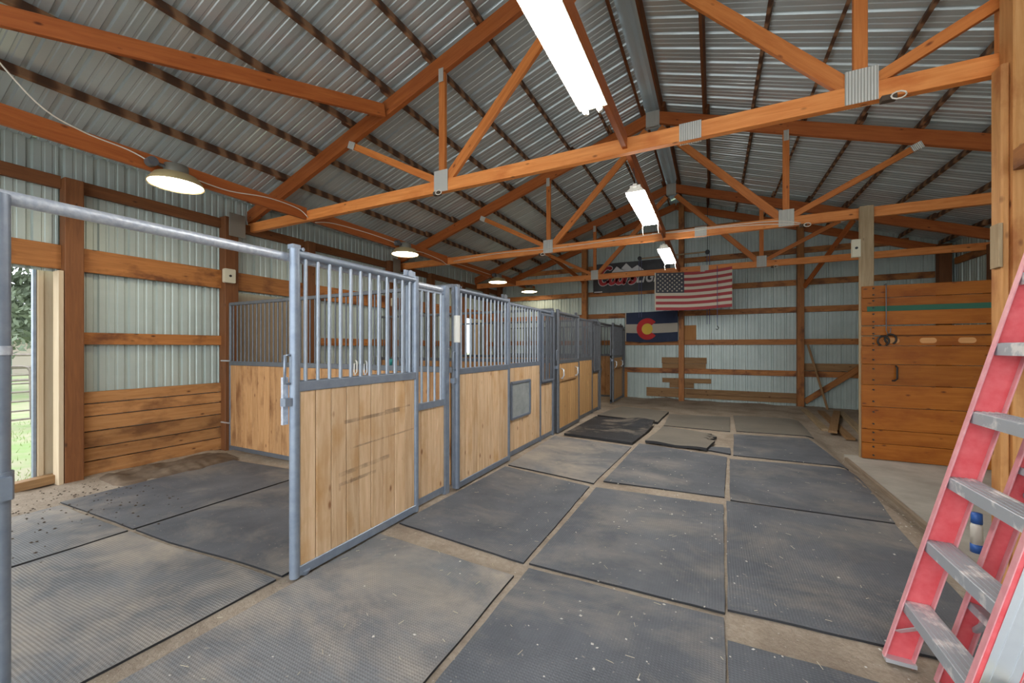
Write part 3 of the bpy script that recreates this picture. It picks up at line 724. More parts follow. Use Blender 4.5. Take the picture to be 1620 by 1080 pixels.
mats = [
 ('sandy rubber mat along the outside of the open pine stall door', [(-2.34, .3), (-1.13, .45), (-1.15, 2.33), (-2.36, 2.38)], 'mat_dust'),
 ('dark rubber mat in front of the open sliding door end and its drop grille', [(-2.36, 2.6), (-1.16, 2.5), (-1.17, 4.18), (-2.3, 4.42)], 'mat'),
 ('dusty rubber mat in front of the metal feed hatch', [(-2.3, 4.5), (-1.16, 4.3), (-1.08, 6.12), (-2.36, 6.32)], 'mat_dust'),
 ('patterned rubber mat sprinkled with white chips in the middle of the aisle', [(-1.09, .5), (.05, .55), (.055, 2.48), (-1.1, 2.455)], 'mat'),
 ('large rubber mat in the middle aisle just beyond the chip sprinkled one', [(-1.12, 2.51), (.06, 2.53), (.09, 4.26), (-1.1, 4.19)], 'mat'),
 ('plain grey rubber mat between two dirt strips in the middle aisle', [(-1.08, 4.42), (.1, 4.48), (.17, 6.13), (-1.01, 6.40)], 'mat'),
 ('dark rubber mat on the dirt strip at the feet of the ladder', [(.065, .4), (1.3, .4), (1.25, 2.32), (.065, 2.3)], 'mat'),
 ('wide dark rubber mat under the front rail of the red ladder', [(.075, 2.57), (1.28, 2.63), (1.36, 4.42), (.12, 4.38)], 'mat'),
 ('dark rubber mat alongside the concrete slab edge', [(.15, 4.42), (1.37, 4.46), (1.56, 6.2), (.2, 6.05)], 'mat'),
 ('dirt edged rubber mat in front of the grey post of the partition', [(.25, 6.28), (1.5, 6.3), (1.38, 7.95), (.32, 7.8)], 'mat'),
 ('brown dusted mat beyond the torn mat, under the striped flag', [(-.83, 8.08), (.27, 8.0), (.33, 9.75), (-.85, 9.55)], 'mat_brown'),
 ('brown dusted mat nearest the lumber heap', [(.37, 8.1), (1.5, 8.2), (1.6, 10.2), (.4, 10.05)], 'mat_brown'),
 ('dusty rubber mat inside the nearest stall along the sill of the open doorway', [(-4.48, .2), (-2.49, .3), (-2.49, 1.62), (-4.48, 1.62)], 'mat_dust'),
 ('dark rubber mat inside the nearest stall behind the open sliding door', [(-4.48, 1.66), (-2.49, 1.66), (-2.49, 3.48), (-4.48, 3.48)], 'mat'),
 ('pale dusty rubber mat beside the grassy paddock doorway', [(-6.0, .2), (-4.52, .2), (-4.52, 1.62), (-6.0, 1.62)], 'mat_dust'),
 ('rubber mat in front of the kick boards and amber stall divider', [(-6.15, 1.66), (-4.52, 1.66), (-4.52, 3.4), (-6.2, 3.4)], 'mat'),
]
for i, (lab, c, mt) in enumerate(mats): mat_(lab, c, mt, seed=i*3.1)
def curl(u, v):
    a = smooth(.35, .8, u)*smooth(.62, 1, v); e = smooth(.86, 1, u)*smooth(.3, .8, v)
    return (-.05*a, -.10*a, .085*a*(1-.55*smooth(.85, 1, u))+.03*e+.006)
mat_('black rubber mat with a curled up corner beside the hook door', [(-2.24, 6.45), (-1.09, 6.28), (-.93, 8.1), (-2.2, 8.35)], 'mat_black', .03, curl, seed=50)
mat_('brown mat with a dark edge behind the curled black mat', [(-2.2, 8.5), (-.95, 8.2), (-.89, 9.7), (-2.02, 10.15)], 'mat_brown', .04, seed=60)
def torn(u, v):
    a = 1 if (u > .86 and v > .55) else 0
    return (-.07*a*(1+math.sin(v*40)*.4), -.05*a, .018+.008*math.sin(u*9)*(1-v))
mat_('torn brown mat laid over the plain grey mat', [(-.93, 6.45), (-.08, 6.34), (.12, 7.4), (-.8, 7.77)], 'mat_brown', .03, torn, seed=70)
mat_('small dark scrap of rubber mat poking out under the torn mat', [(-.2, 6.45), (.22, 6.30), (.23, 6.68), (-.15, 6.62)], 'mat', .015, seed=80)

# loose dirt banked against the kick boards
m = MB(); nx_, ny_ = 22, 44; vs = []
for j in range(ny_+1):
    for i in range(nx_+1):
        x = -7.0+1.15*i/nx_; y = 2.08+1.46*j/ny_
        e = min(1, i/nx_*3+.35)*(1-smooth(.35+.35*noise.noise(Vector((y*2.2, 0, 4))), .95, i/nx_))*smooth(0, .12, j/ny_)*(1-smooth(.9, 1, j/ny_)*.4)
        z = floorz(x, y)-.03+e*(.07+.05*noise.noise(Vector((x*4, y*4, 2)))+.02*noise.noise(Vector((x*14, y*14, 2))))
        vs.append((x, y, z+.02*e))
m.add(vs, [(j*(nx_+1)+i, j*(nx_+1)+i+1, (j+1)*(nx_+1)+i+1, (j+1)*(nx_+1)+i) for j in range(ny_) for i in range(nx_)], smooth=True)
o = m.build('dirt_bank', 'soil', loc=(-6.6, 2.8, -.15)); tag(o, 'dark loose dirt banked against the kick boards in the nearest stall', 'dirt', kind='stuff')
# litter: straw bits, pale chips, clods
def litter(name, label, n, mt, shape, area):
    mb = MB()
    for _ in range(n):
        x, y = area(); z = floorz(x, y)+.010
        if shape == 'straw':
            a = random.uniform(0, 6.28); L = random.uniform(.012, .045)
            mb.beam((x, y, z), (x+L*math.cos(a), y+L*math.sin(a), z+.003), .0018, .0018)
        else:
            s = random.uniform(*shape); Mx = T(x, y, z) @ Matrix.Rotation(random.uniform(0, 6), 4, 'Z') @ Matrix.Diagonal((s, s*random.uniform(.5, 1), s*.5, 1))
            mb.add([(1, 0, 0), (0, 1, 0), (-1, 0, 0), (0, -1, 0), (0, 0, 1), (0, 0, -1)], [(0, 1, 4), (1, 2, 4), (2, 3, 4), (3, 0, 4), (1, 0, 5), (2, 1, 5), (3, 2, 5), (0, 3, 5)], Mx)
    o = mb.build(name, mt, loc=(0, 3, 0)); tag(o, label, 'litter', kind='stuff')
litter('straw_litter', 'loose bits of straw scattered over the mats', 230, 'straw', 'straw', lambda: (random.uniform(-2.4, 1.7), random.uniform(.6, 1)**1.0*random.uniform(1, 8)))
litter('chip_litter', 'pale chips scattered over mats and dirt', 330, 'pebble', (.003, .011), lambda: (random.choice([random.uniform(-2.3, 1.4), random.gauss(-.35, .35), random.uniform(1.35, 1.75)]), abs(random.gauss(2.2, 2))+.7))
litter('clod_litter', 'dark dirt clods by the paddock doorway', 260, 'clod', (.004, .016), lambda: (random.triangular(-6.9, -4.3, -6.7), random.uniform(.9, 2.3)))

# ---------------------------------------------------------------- lamps
def dome(y, label):
    x = -5.5; t = thing('dome_lamp', label, 'lamp', (x, y, 3.32), 'dome lamps over the stalls')
    MB().lathe([(.262, 0), (.264, .012), (.235, .055), (.20, .105), (.12, .125), (.118, .125), (.19, .10), (.225, .05), (.255, .005)], 28, T(x, y, 3.32)).build('shade', 'lamp_tan', t)
    MB().lathe([(.118, .12), (.112, .225), (.0, .23)], 20, T(x, y, 3.32)).build('cap', 'lamp_cap', t)
    mb = MB(); mb.cyl((x+.05, y-.23, 3.50), (x-.04, y-.23, 3.50), .05, 14); mb.cyl((x, y-.2, 3.50), (x, y-.1, 3.50), .02, 8); mb.build('junction_box', 'galv_mid', t)
    MB().lathe([(.0, -.002), (.12, -.0), (.25, .008)], 28, T(x, y, 3.32)).build('lens', 'bulb', t)
dome(2.40, 'tan dome lamp nearest the frosted top pipe'); dome(6.23, 'tan dome lamp above the sliding door of the nearest stall')
dome(10.1, 'dome lamp above the stall with the feed hatch, just before the flag truss'); dome(12.3, 'dome lamp closest to the back wall')
def tube_light(yf, label, has_cover):
    x0, x1, z, ya = -.855, -.655, 3.13, yf-1.22
    t = thing('tube_light', label, 'lamp', ((x0+x1)/2, (ya+yf)/2, z), 'tube lights under the ridge')
    xm = (x0+x1)/2
    mb = MB(); P = [(x0, z+.03), (x0+.045, z+.075), (x0+.045, z+.10), (x1-.045, z+.10), (x1-.045, z+.075), (x1, z+.03)]
    v = [(a, ya, b_) for a, b_ in P]+[(a, yf, b_) for a, b_ in P]
    mb.add(v, [(i, i+1, 7+i, 6+i) for i in range(5)]+[(0, 5, 4, 3, 2, 1), (6, 7, 8, 9, 10, 11)]); mb.box((xm-.02, ya-.02, z+.075), (xm+.02, yf+.02, z+.11))
    mb.build('housing', 'fixture', t)
    if has_cover: MB().box((x0+.004, ya+.004, z), (x1-.004, yf-.004, z+.03)).build('diffuser', 'tube', t)
    else:
        MB().box((x0+.002, ya, z+.026), (x1-.002, yf, z+.034)).build('reflector', 'fixture', t)
        for xx in (x0+.05, x1-.05):
            o = MB().cyl((xx, ya+.03, z+.004), (xx, yf-.03, z+.004), .019, 12).build('tube', 'tube', t)
            for e in (ya+.015, yf-.015): MB().cyl((xx, e-.015, z+.004), (xx, e+.015, z+.004), .02, 10).build('tube_cap', 'fixture', t)
    for yy in (ya+.1, yf-.1): MB().sweep([(xm, yy, z+.10), (-.79, yy, 3.462)], .004, 6).build('chain', 'galv_mid', t)
    if has_cover:
        for xx in (x0, x1): MB().sweep([(xx, yf, z+.04), (xx-.01, yf+.02, z-.04), (xx, yf+.02, z-.12)], .004, 5).build('pull_cord', 'wire', t)
tube_light(2.80, 'large two tube strip light, tubes bare, nearest the open end', False)
tube_light(5.72, 'covered strip light hanging between the big truss and the cabled truss', True)
tube_light(8.55, 'covered strip light hanging above the striped flag', True)

# white cables
def cable(label, pts, r=.007, mt='wire'):
    P = [Vector(p) for p in pts]; q = []
    for i in range(len(P)-1):
        a, b_, c, d_ = P[max(i-1, 0)], P[i], P[i+1], P[min(i+2, len(P)-1)]
        for k in range(6):
            s = k/6; q.append(.5*((2*b_)+(c-a)*s+(2*a-5*b_+4*c-d_)*s*s+(-a+3*b_-3*c+d_)*s**3))
    q.append(P[-1]); o = MB().sweep(q, r, 6).build('cable', mt, loc=P[0]); tag(o, label, 'cable')
bx = -5.565
cable('cable sagging from the roof to the nearest dome lamp', [(-5.6, 1.0, 4.15), (bx, 1.35, 3.72), (bx, 1.65, 3.60), (bx, 2.0, 3.57), (-5.52, 2.17, 3.50)])
cable('white cable from the nearest dome lamp along its beam to the big truss', [(-5.52, 2.62, 3.47), (bx, 3.0, 3.48), (bx, 3.5, 3.56), (bx, 3.95, 3.55), (-5.53, 4.10, 3.45)])
cable('white cable between the big truss and the second dome lamp', [(-5.5, 4.20, 3.40), (bx, 4.6, 3.50), (bx, 5.4, 3.53), (-5.52, 6.0, 3.50)])
cable('white cable from the second dome lamp to the cabled truss', [(-5.5, 6.46, 3.45), (bx, 6.9, 3.5), (bx, 7.5, 3.46), (-5.55, 7.75, 3.40), (bx, 8.2, 3.5), (bx, 9.8, 3.5)])
yy = TY[2]-.045
cable('upper white cable stapled along the bottom chord of the cabled truss', [(-5.4, yy, 3.47), (-4.2, yy, 3.53), (-3.0, yy, 3.5), (-1.8, yy, 3.52), (-.8, yy, 3.55), (.1, yy, 3.545), (.9, yy-.005, 3.52), (1.25, yy-.01, 3.44)])
cable('lower white cable stapled along the bottom chord of the cabled truss', [(-1.0, yy, 3.56), (-.6, yy-.004, 3.53), (.2, yy-.004, 3.52), (.8, yy-.01, 3.48), (1.25, yy-.012, 3.42)])

# ---------------------------------------------------------------- flags, banner, hoist
def wave(u, v, a=.035): return a*math.sin(u*7+v*1.5)*(.3+u)+.012*math.sin(u*19+v*4)
def us_flag():
    X0, X1_, Y, ZT, ZB = -1.40, .43, TY[3]-.075, 3.47, 2.465
    t = thing('striped_flag', 'faded flag with red and cream stripes hung from a truss chord', 'flag', (-.5, Y, ZB))
    def P(u, v, off=0):   # v 0 at top
        sag = -.10*math.sin(min(1, u*1.0)*math.pi)*(.9)*(1-.35*v)+.02*u
        return (X0+(X1_-X0)*u, Y-wave(u, v)-off, ZT+(ZB-ZT)*v+sag*.55+.0*u)
    nu, nv = 60, 39; m = MB(); vs = [P(i/nu, j/nv) for j in range(nv+1) for i in range(nu+1)]
    for j in range(nv):
        for i in range(nu):
            st = j//3; u = (i+.5)/nu
            mi = 0 if st % 2 == 0 else 1
            if st < 7 and u < .40: mi = 2
            if u < .018: mi = 1
            m.f.append((j*(nu+1)+i, (j+1)*(nu+1)+i, (j+1)*(nu+1)+i+1, j*(nu+1)+i+1)); m.mi.append(mi); m.sm.append(True)
    m.v = vs; m.build('cloth', ['flag_red', 'flag_white', 'flag_navy'], t)
    s = MB()
    for r in range(9):
        for c in range(11):
            if (r+c) % 2: continue
            u0 = .018+.382*(c+1)/12; v0 = 7/13*(r+1)/10; pts = []
            for k in range(10):
                a = math.pi/2+k*math.pi/5; rr = .030 if k % 2 == 0 else .013
                u = u0+rr*math.cos(a)/1.83; v = v0-rr*math.sin(a)/1.0; pts.append(P(u, v, .004))
            o = len(s.v); s.v += pts+[P(u0, v0, .004)]
            for k in range(10): s.f.append((o+k, o+(k+1) % 10, o+10)); s.mi.append(0); s.sm.append(False)
    s.build('stars', 'flag_white', t)
us_flag()
def co_flag():
    X0, X1_, Y, ZT, ZB = -2.46, -.93, YB-.19, 2.545, 1.655
    t = thing('blue_flag', 'navy and white flag with a red letter C around gold, back wall', 'flag', (-1.7, Y, ZB))
    def P(x, z, off=0):
        u = (x-X0)/(X1_-X0); v = (ZT-z)/(ZT-ZB); return (x, Y-.014*math.sin(u*11+v*3)-.01*math.sin(u*23+v*7)-off-.004, z-.035*math.sin(u*math.pi)*v+.02*u*(1-v))
    nu, nv = 48, 30; m = MB()
    m.v = [P(X0+(X1_-X0)*i/nu, ZT+(ZB-ZT)*j/nv) for j in range(nv+1) for i in range(nu+1)]
    for j in range(nv):
        for i in range(nu):
            mi = 1 if 12 <= j < 21 else 0
            if i < 1: mi = 1
            m.f.append((j*(nu+1)+i, (j+1)*(nu+1)+i, (j+1)*(nu+1)+i+1, j*(nu+1)+i+1)); m.mi.append(mi); m.sm.append(True)
    m.build('cloth', ['co_navy', 'co_white'], t)
    cx, cz, R, r = -1.80, 2.045, .315, .165
    s = MB(); n = 40; a0, a1 = math.radians(38), math.radians(322)
    for k in range(n+1):
        a = a0+(a1-a0)*k/n; s.v += [P(cx+r*math.cos(a), cz+r*math.sin(a), .006), P(cx+R*math.cos(a), cz+R*math.sin(a), .006)]
    s.f = [(2*k, 2*k+1, 2*k+3, 2*k+2) for k in range(n)]; s.mi = [0]*n; s.sm = [False]*n; s.build('letter', 'co_red', t)
    s = MB(); n = 28; s.v = [P(cx+r*.985*math.cos(2*math.pi*k/n), cz+r*.985*math.sin(2*math.pi*k/n), .008) for k in range(n)]+[P(cx, cz, .008)]
    s.f = [(k, (k+1) % n, n) for k in range(n)]; s.mi = [0]*n; s.sm = [False]*n; s.build('disc', 'co_gold', t)
co_flag()
def ribbon(strokes, wd, M, thick):
    # strokes: 2-D polylines -> flat ribbon of width wd
    m = MB()
    for st in strokes:
        P = [Vector((a, b_, 0)) for a, b_ in st]; n = len(P); v = []
        for i, p in enumerate(P):
            tt = (P[min(i+1, n-1)]-P[max(i-1, 0)]).normalized(); nn = Vector((-tt.y, tt.x, 0))
            v += [p+nn*wd/2, p-nn*wd/2]
        v = [(q.x, q.y, thick) for q in v]
        m.add(v, [(2*i, 2*i+1, 2*i+3, 2*i+2) for i in range(n-1)], M)
        for e in (P[0], P[-1]):
            c = [(e.x+wd/2*math.cos(k*math.pi/6), e.y+wd/2*math.sin(k*math.pi/6), thick) for k in range(12)]
            m.add(c, [tuple(range(12))], M)
    return m
def arc(cx, cy, rx, ry, a0, a1, n=14): return [(cx+rx*math.cos(math.radians(a0+(a1-a0)*k/n)), cy+ry*math.sin(math.radians(a0+(a1-a0)*k/n))) for k in range(n+1)]
def banner():
    X0, X1_, Y, ZT, ZB = -3.50, -1.15, YB-.12, 4.16, 3.235
    t = thing('brewery_banner', 'charcoal vinyl banner with red script and white block lettering on the back wall', 'banner', (-2.3, Y, ZB))
    m = MB(); nu = 30
    def yy(x): return Y-.012*math.sin((x-X0)*8)-.004
    for i in range(nu+1):
        x = X0+(X1_-X0)*i/nu; m.v += [(x, yy(x), ZB-.02*math.sin(i/nu*math.pi)), (x, yy(x), ZT)]
    m.f = [(2*i, 2*i+2, 2*i+3, 2*i+1) for i in range(nu)]; m.mi = [0]*nu; m.sm = [True]*nu; m.build('vinyl', 'banner', t)
    st = [arc(.20, .27, .17, .26, 60, 315), arc(.47, .14, .10, .13, 90, 450), arc(.70, .14, .10, .13, 90, 450), [(.57, .2), (.64, .24)], [(.88, .27), (.86, .12), (.85, .01)], arc(.95, .18, .09, .09, 160, 60), arc(1.10, .20, .06, .06, 20, 240), arc(1.09, .07, .075, .07, 95, -150)]
    sh = Matrix(((1, .30, 0, 0), (0, 1, 0, 0), (0, 0, 1, 0), (0, 0, 0, 1)))
    base = T(-3.36, Y-.02, 3.49) @ Matrix.Rotation(math.pi/2, 4, 'X') @ sh
    for wd, off, mt in ((.135, .004, 'ban_white'), (.10, .007, 'ban_red'), (.085, .009, 'ban_red')):
        if wd == .085: continue
        ribbon(st, wd, base, off).build('script_lettering', mt, t)
    cu = bpy.data.curves.new('block', 'FONT'); cu.body = 'LIGHT'; cu.size = .46; cu.shear = .35; cu.offset = .012; cu.space_character = 1.02
    tmp = bpy.data.objects.new('tmp', cu); COL.objects.link(tmp)
    dg = bpy.context.evaluated_depsgraph_get(); me = bpy.data.meshes.new_from_object(tmp.evaluated_get(dg)); bpy.data.objects.remove(tmp)
    me.materials.clear(); me.materials.append(MT['ban_white'])
    link('block_lettering', me, T(-2.14, Y-.026, 3.49) @ Matrix.Rotation(math.pi/2, 4, 'X') @ Matrix.Diagonal((.72, 1, 1, 1)), t)
    s = MB()
    peaks = [(-2.9, 3.86), (-2.74, 4.04), (-2.62, 3.94), (-2.44, 4.12), (-2.26, 3.93), (-2.1, 4.03), (-1.9, 3.86)]
    s.v = [(a, Y-.022, b_) for a, b_ in peaks]+[(-2.4, Y-.022, 3.86)]; s.f = [(i, i+1, 7) for i in range(6)]; s.mi = [0]*6; s.sm = [False]*6
    s.build('mountain_print', 'ban_white', t)
    MB().box((-3.46, Y-.03, 3.245), (-3.2, Y-.022, 3.275)).build('fine_print', 'ban_white', t)
banner()
t = thing('hoist_pole', 'pale wooden pole slung level on blue cords before the back wall', 'pole', (-1.03, 12.3, 4.09))
MB().cyl((-1.88, 12.3, 4.08), (-.18, 12.3, 4.10), .022, 10).build('pole', 'grey_wood', t)
for x in (-1.93, -.13):
    mb = MB(); mb.cyl((x, 12.27, 4.09), (x, 12.33, 4.09), .06, 14); mb.sweep([(x, 12.3, 4.12), (x, 12.3, zt(x)+.05)], .006, 6); mb.build('pulley', 'black', t)
for x, zb in ((-1.95, 2.35), (-1.88, 2.35), (-.14, 2.1), (-.08, 2.1)): MB().cyl((x, 12.3, zb), (x, 12.3, 4.05), .007, 6).build('cord', 'rope_blue', t)
t = thing('hook_cord', 'blue cord with a hook hanging by the edge of the striped flag', 'cord', (.10, 11.2, 2.0))
MB().sweep([(.10, 11.43, 3.50), (.10, 11.36, 3.52), (.10, 11.22, 3.46), (.10, 11.2, 3.3), (.10, 11.2, 2.0)], .007, 6).build('cord', 'rope_blue', t); MB().sweep([(.10, 11.2, 2.0), (.13, 11.2, 1.95), (.10, 11.2, 1.9), (.07, 11.2, 1.93)], .01, 6).build('hook', 'iron', t)

# ---------------------------------------------------------------- lumber at the back right
o = board('leaning_pole', None, (2.62, 12.75, -.12), (2.22, 12.85, 1.55), .05, .05, 'dullwood'); tag(o, 'dark pole leaning on the right back wall post', 'pole')
LB = [((1.90, 9.4, -.09), (2.05, 12.3, -.09), 'outermost grey board of the lumber heap'), ((2.10, 8.7, -.09), (2.35, 12.1, -.09), 'second board in the lumber heap'), ((2.32, 8.3, -.09), (2.75, 12.2, -.09), 'third board in the lumber heap'),
      ((1.92, 9.0, -.045), (2.62, 11.9, -.045), 'slanting board lying on top of the lumber heap'), ((2.55, 8.2, -.09), (3.15, 11.9, -.09), 'innermost board of the lumber heap'), ((2.72, 8.5, -.047), (3.02, 11.4, -.047), 'dark board lying on the innermost board of the lumber heap')]
for i, (p0, p1, lab) in enumerate(LB):
    o = board('lumber_board', None, p0, p1, .13, .042, 'dullwood' if i % 2 else 'grey_wood'); tag(o, lab+' behind the partition', 'board', 'lumber heap')

# ---------------------------------------------------------------- red folded ladder
SL = .249
def lx(z): return .724+SL*z
rd = Vector((SL, 0, 1)).normalized(); nd = Vector((1, 0, -SL)).normalized()
t = thing('step_ladder', 'tall red fibreglass step ladder, folded, with paint splashed aluminium steps', 'ladder', (.8, 2.2, -.02))
ZT_ = 3.05
def rail(name, off, y, depth, open_dir, zlo, zhi, mw='red_fg', me_='pink_fg'):
    p0 = Vector((lx(zlo), y, zlo))+nd*off; p1 = Vector((lx(zhi), y, zhi))+nd*off
    c0, c1 = p0+nd*depth/2, p1+nd*depth/2
    mb = MB(); mb.beam(c0, c1, .005, depth, up=nd, b=.001)
    for e, q in ((0, 0), (depth, 0)):
        a = p0+nd*e+Vector((0, open_dir*.014, 0)); b_ = p1+nd*e+Vector((0, open_dir*.014, 0))
        mb.beam(a, b_, .030, .006, up=nd, b=.001, mi=1)
    return mb.build(name, [mw, me_], t)
rail('front_rail', 0, 2.51, .10, -1, .01, ZT_); nr = rail('front_rail', 0, 1.95, .10, 1, .01, ZT_)
rail('rear_rail', .155, 2.44, .065, -1, .03, ZT_-.15); rail('rear_rail', .155, 2.02, .065, 1, .03, ZT_-.15)
p0 = Vector((lx(.12), 1.944, .12))+nd*.052; p1 = Vector((lx(.9), 1.944, .9))+nd*.052
mb = MB().beam(p0, p1, .003, .082, up=nd, b=.001)
for q in (-.02, .02): mb.beam(p0+nd*q+Vector((0, -.003, 0)), p1+nd*q+Vector((0, -.003, 0)), .003, .004, up=nd, b=.001)
mb.build('metal_plate', 'alu_plate', nr)
for i in range(10):
    z = .285+.3*i
    if z > ZT_-.1: break
    x = lx(z)+.002
    mb = MB(); mb.beam((x+.048, 1.955, z-.004), (x+.048, 2.505, z-.004), .094, .012, b=.003); mb.box((x, 1.957, z-.05), (x+.006, 2.503, z)); mb.box((x+.088, 1.957, z-.04), (x+.094, 2.503, z))
    for q in (.02, .04, .06, .08): mb.box((x+q-.004, 1.96, z+.001), (x+q+.004, 2.50, z+.0045))
    mb.build('step', 'alu', t)
for z in (.4, 1.0, 1.6, 2.2):
    b0 = Vector((lx(z), 0, z))+nd*.19
    MB().beam((b0.x, 2.03, b0.z), (b0.x, 2.43, b0.z), .03, .05, up=nd, b=.003).build('rear_bar', 'alu', t)
    MB().beam((b0.x, 2.43, b0.z-.10), (b0.x, 2.33, b0.z), .02, .02, up=nd, b=.002).build('rear_brace', 'alu', t)
for y, s in ((2.49, -1), (1.97, 1)):
    MB().beam((lx(.12)+.02, y, .14), (lx(.285)+.05, y+s*.14, .27), .004, .03, up=(1, 0, 0), b=.001).build('step_brace', 'alu_plate', t)
    MB().box((lx(0)+.002, y-.022, -.004), (lx(0)+.112, y+.026, .014)).build('foot', 'alu_plate', t)
cp = Vector((lx(ZT_), 2.23, ZT_)); MB().beam(cp+nd*.10+Vector((0, -.3, 0)), cp+nd*.10+Vector((0, .3, 0)), .26, .05, up=rd).build('top_cap', 'red_fg', t)
MB().sweep([(lx(.28)+.03, 1.925, .30), (lx(.28)+.035, 1.90, .345), (lx(.28)+.075, 1.89, .36), (lx(.28)+.11, 1.90, .335)], .013, 8).build('grip_hook', 'yellow', nr)
# timber rail the ladder leans against, outside the picture
o = board('leaning_rail', None, (1.82, .3, 2.72), (1.82, 3.9, 2.72), .05, .14, 'girt'); tag(o, 'horizontal timber rail the folded ladder leans against', 'rail')
o = board('rail_post', None, (1.93, .4, -.26), (1.93, .4, 3.4), .15, .15, 'post', up=(0, 1, 0)); tag(o, 'dark post holding the rail behind the ladder', 'post')
o = board('leaning_board', None, (1.00, 2.20, .0), (1.76, 2.24, 2.5), .04, .10, 'grey_wood', up=(1, 0, 0)); tag(o, 'weathered grey board leaning behind the red ladder', 'board')
# bottle beside the amber post
t = thing('spray_bottle', 'small white bottle with blue cap and base beside the amber post', 'bottle', (1.89, 4.54, -.172))
bxp = (1.89, 4.54, -.172)
MB().lathe([(0, .07), (.036, .07), (.036, .21), (.03, .235), (0, .235)], 16, T(*bxp)).build('body', 'white', t)
MB().lathe([(0, 0), (.037, 0), (.037, .07), (0, .07)], 16, T(*bxp)).build('base', 'blue', t)
MB().lathe([(0, .235), (.034, .235), (.032, .315), (0, .318)], 16, T(*bxp)).build('cap', 'blue', t)

# ---------------------------------------------------------------- outside, through the paddock doorways
def gate(label, y0, y1, x, mt):
    t = thing('pipe_gate', label, 'gate', (x, (y0+y1)/2, -.4)); r = .024; z0, z1 = -.22, 1.02
    P = [(x, y0, z0), (x, y0, z1-.12), (x, y0+.04, z1-.03), (x, y0+.12, z1), (x, y1-.12, z1), (x, y1-.04, z1-.03), (x, y1, z1-.12), (x, y1, z0), (x, y0, z0)]
    MB().sweep(P, r, 8).build('outer_frame', mt, t)
    for z in (-.02, .2, .42, .62, .82): rod('crossbar', t, (x, y0, z), (x, y1, z), .02, mt)
    for y in (y0+(y1-y0)*.33, y0+(y1-y0)*.67): rod('upright', t, (x, y, z0), (x, y, z1), .018, mt)
    rod('hinge_post', t, (x, y0-.06, -.45), (x, y0-.06, 1.1), .035, mt); rod('latch_post', t, (x, y1+.03, -.45), (x, y1+.03, 1.05), .02, mt)
gate('rusty grey pipe gate in the paddock beyond the open doorway', -.2, 3.42, -14.5, 'gate_rust')
gate('green pipe gate in the paddock joining the rusty one', 3.56, 7.2, -14.5, 'gate_green')
gate('rusty grey pipe gate in the paddock across from the far stall doorway', 14, 20, -14.5, 'gate_rust')
t = thing('pole_fence', 'far wooden pole fence across the paddock', 'fence', (-22, 8, -.4))
for y in range(-2, 24, 3): rod('fence_post', t, (-22, y+.7, -.45), (-22, y+.7, 1.35), .07, 'gate_green', 8)
for z in (.3, .75, 1.2): rod('fence_rail', t, (-22, -3, z), (-22, 24, z), .045, 'gate_rust', 8)
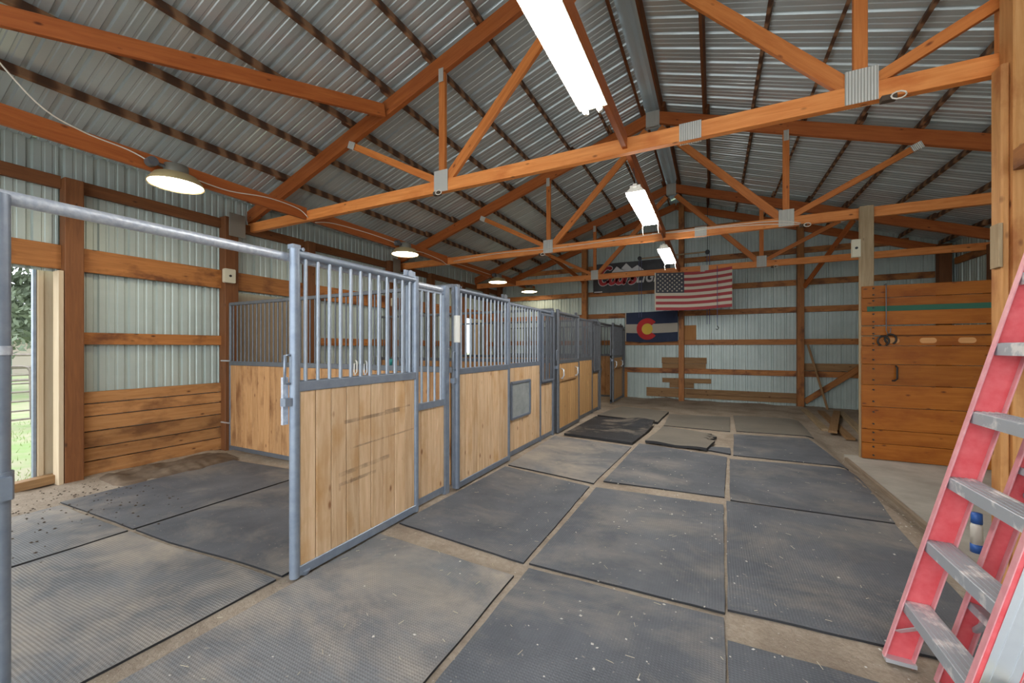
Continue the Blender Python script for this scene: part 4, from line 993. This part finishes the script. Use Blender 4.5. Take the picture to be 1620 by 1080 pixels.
def pine(x, y, h, label, sd):
    rn = random.Random(sd); t = thing('pine_tree', label, 'tree', (x, y, -.42), 'pines beyond the paddock')
    MB().cyl((x, y, -.42), (x+.2, y, h), .22, 10, .05).build('trunk', 'bark', t)
    m = MB()
    for b_ in range(130):
        z = rn.uniform(2.0, h); a = rn.uniform(0, 6.28); L = (1-(z-1)/(h+1))*4.2*rn.uniform(.6, 1.1)+.4
        for q in range(95):
            s = rn.uniform(.25, 1); px = x+math.cos(a)*L*s+rn.gauss(0, .25); py = y+math.sin(a)*L*s+rn.gauss(0, .25); pz = z-.25*L*s*s+rn.gauss(0, .16)
            n1 = Vector((rn.gauss(0, 1), rn.gauss(0, 1), rn.gauss(0, 1))).normalized(); n2 = n1.orthogonal().normalized(); k = rn.uniform(.09, .20); c = Vector((px, py, pz))
            o = len(m.v); m.v += [tuple(c+n1*k), tuple(c+n2*k*.4), tuple(c-n1*k), tuple(c-n2*k*.4)]; m.f.append((o, o+1, o+2, o+3)); m.mi.append(0); m.sm.append(False)
    f = m.build('foliage', 'needle', t); f['kind'] = 'stuff'
pine(-26, 5.2, 9, 'pine tree beyond the rusty pipe gate', 1); pine(-33, 13.5, 10, 'pine tree behind the far pole fence', 2); pine(-29, 30, 11, 'pine tree opposite the far stall doorway', 3); pine(-39, 3.2, 12, 'tallest pine tree far behind the paddock', 4)
pine(-38, 19.5, 10, 'bushy pine tree past the far pole fence and shed', 6)
t = thing('field_shed', 'small pale field shed far behind the paddock', 'shed', (-46, 9, -.4))
mb = MB().box((-48, 6, -.42), (-44, 13, 2.0)); mb.build('walls', 'shed', t)
mb = MB().add([(-48.3, 5.7, 2.0), (-43.7, 5.7, 2.0), (-43.7, 13.3, 2.0), (-48.3, 13.3, 2.0), (-46, 5.7, 3.1), (-46, 13.3, 3.1)], [(0, 1, 4), (2, 3, 5), (1, 2, 5, 4), (3, 0, 4, 5), (0, 3, 2, 1)]); mb.build('roof', 'gate_rust', t)
t = thing('water_tank', 'round green water tank by the far pole fence', 'tank', (-26, 7.6, -.42))
MB().lathe([(0, 0), (.55, 0), (.55, 1.3), (.4, 1.45), (0, 1.5)], 20, T(-26, 7.9, -.42)).build('barrel', 'tank', t); MB().lathe([(.0, 1.49), (.15, 1.49), (.15, 1.56), (0, 1.57)], 14, T(-26, 7.9, -.42)).build('lid', 'black', t)
m = MB(); rn = random.Random(11)
for _ in range(9000):
    u = rn.random(); x = -7.4-8*u**1.6; y = rn.uniform(-1, 7); 
    if noise.noise(Vector((x*.6, y*.6, 0))) < -.12 and rn.random() < .8: continue
    h = rn.uniform(.03, .09); a = rn.uniform(0, 6.28); o = len(m.v); wx, wy = .006*math.cos(a), .006*math.sin(a)
    m.v += [(x-wx, y-wy, -.42), (x+wx, y+wy, -.42), (x+rn.gauss(0, .02), y+rn.gauss(0, .02), -.42+h)]; m.f.append((o, o+1, o+2)); m.mi.append(0); m.sm.append(False)
gb = m.build('grass_tufts', 'grass_blade', loc=(-10, 3, -.42)); tag(gb, 'short green grass blades outside the paddock doorway', 'grass', kind='stuff')
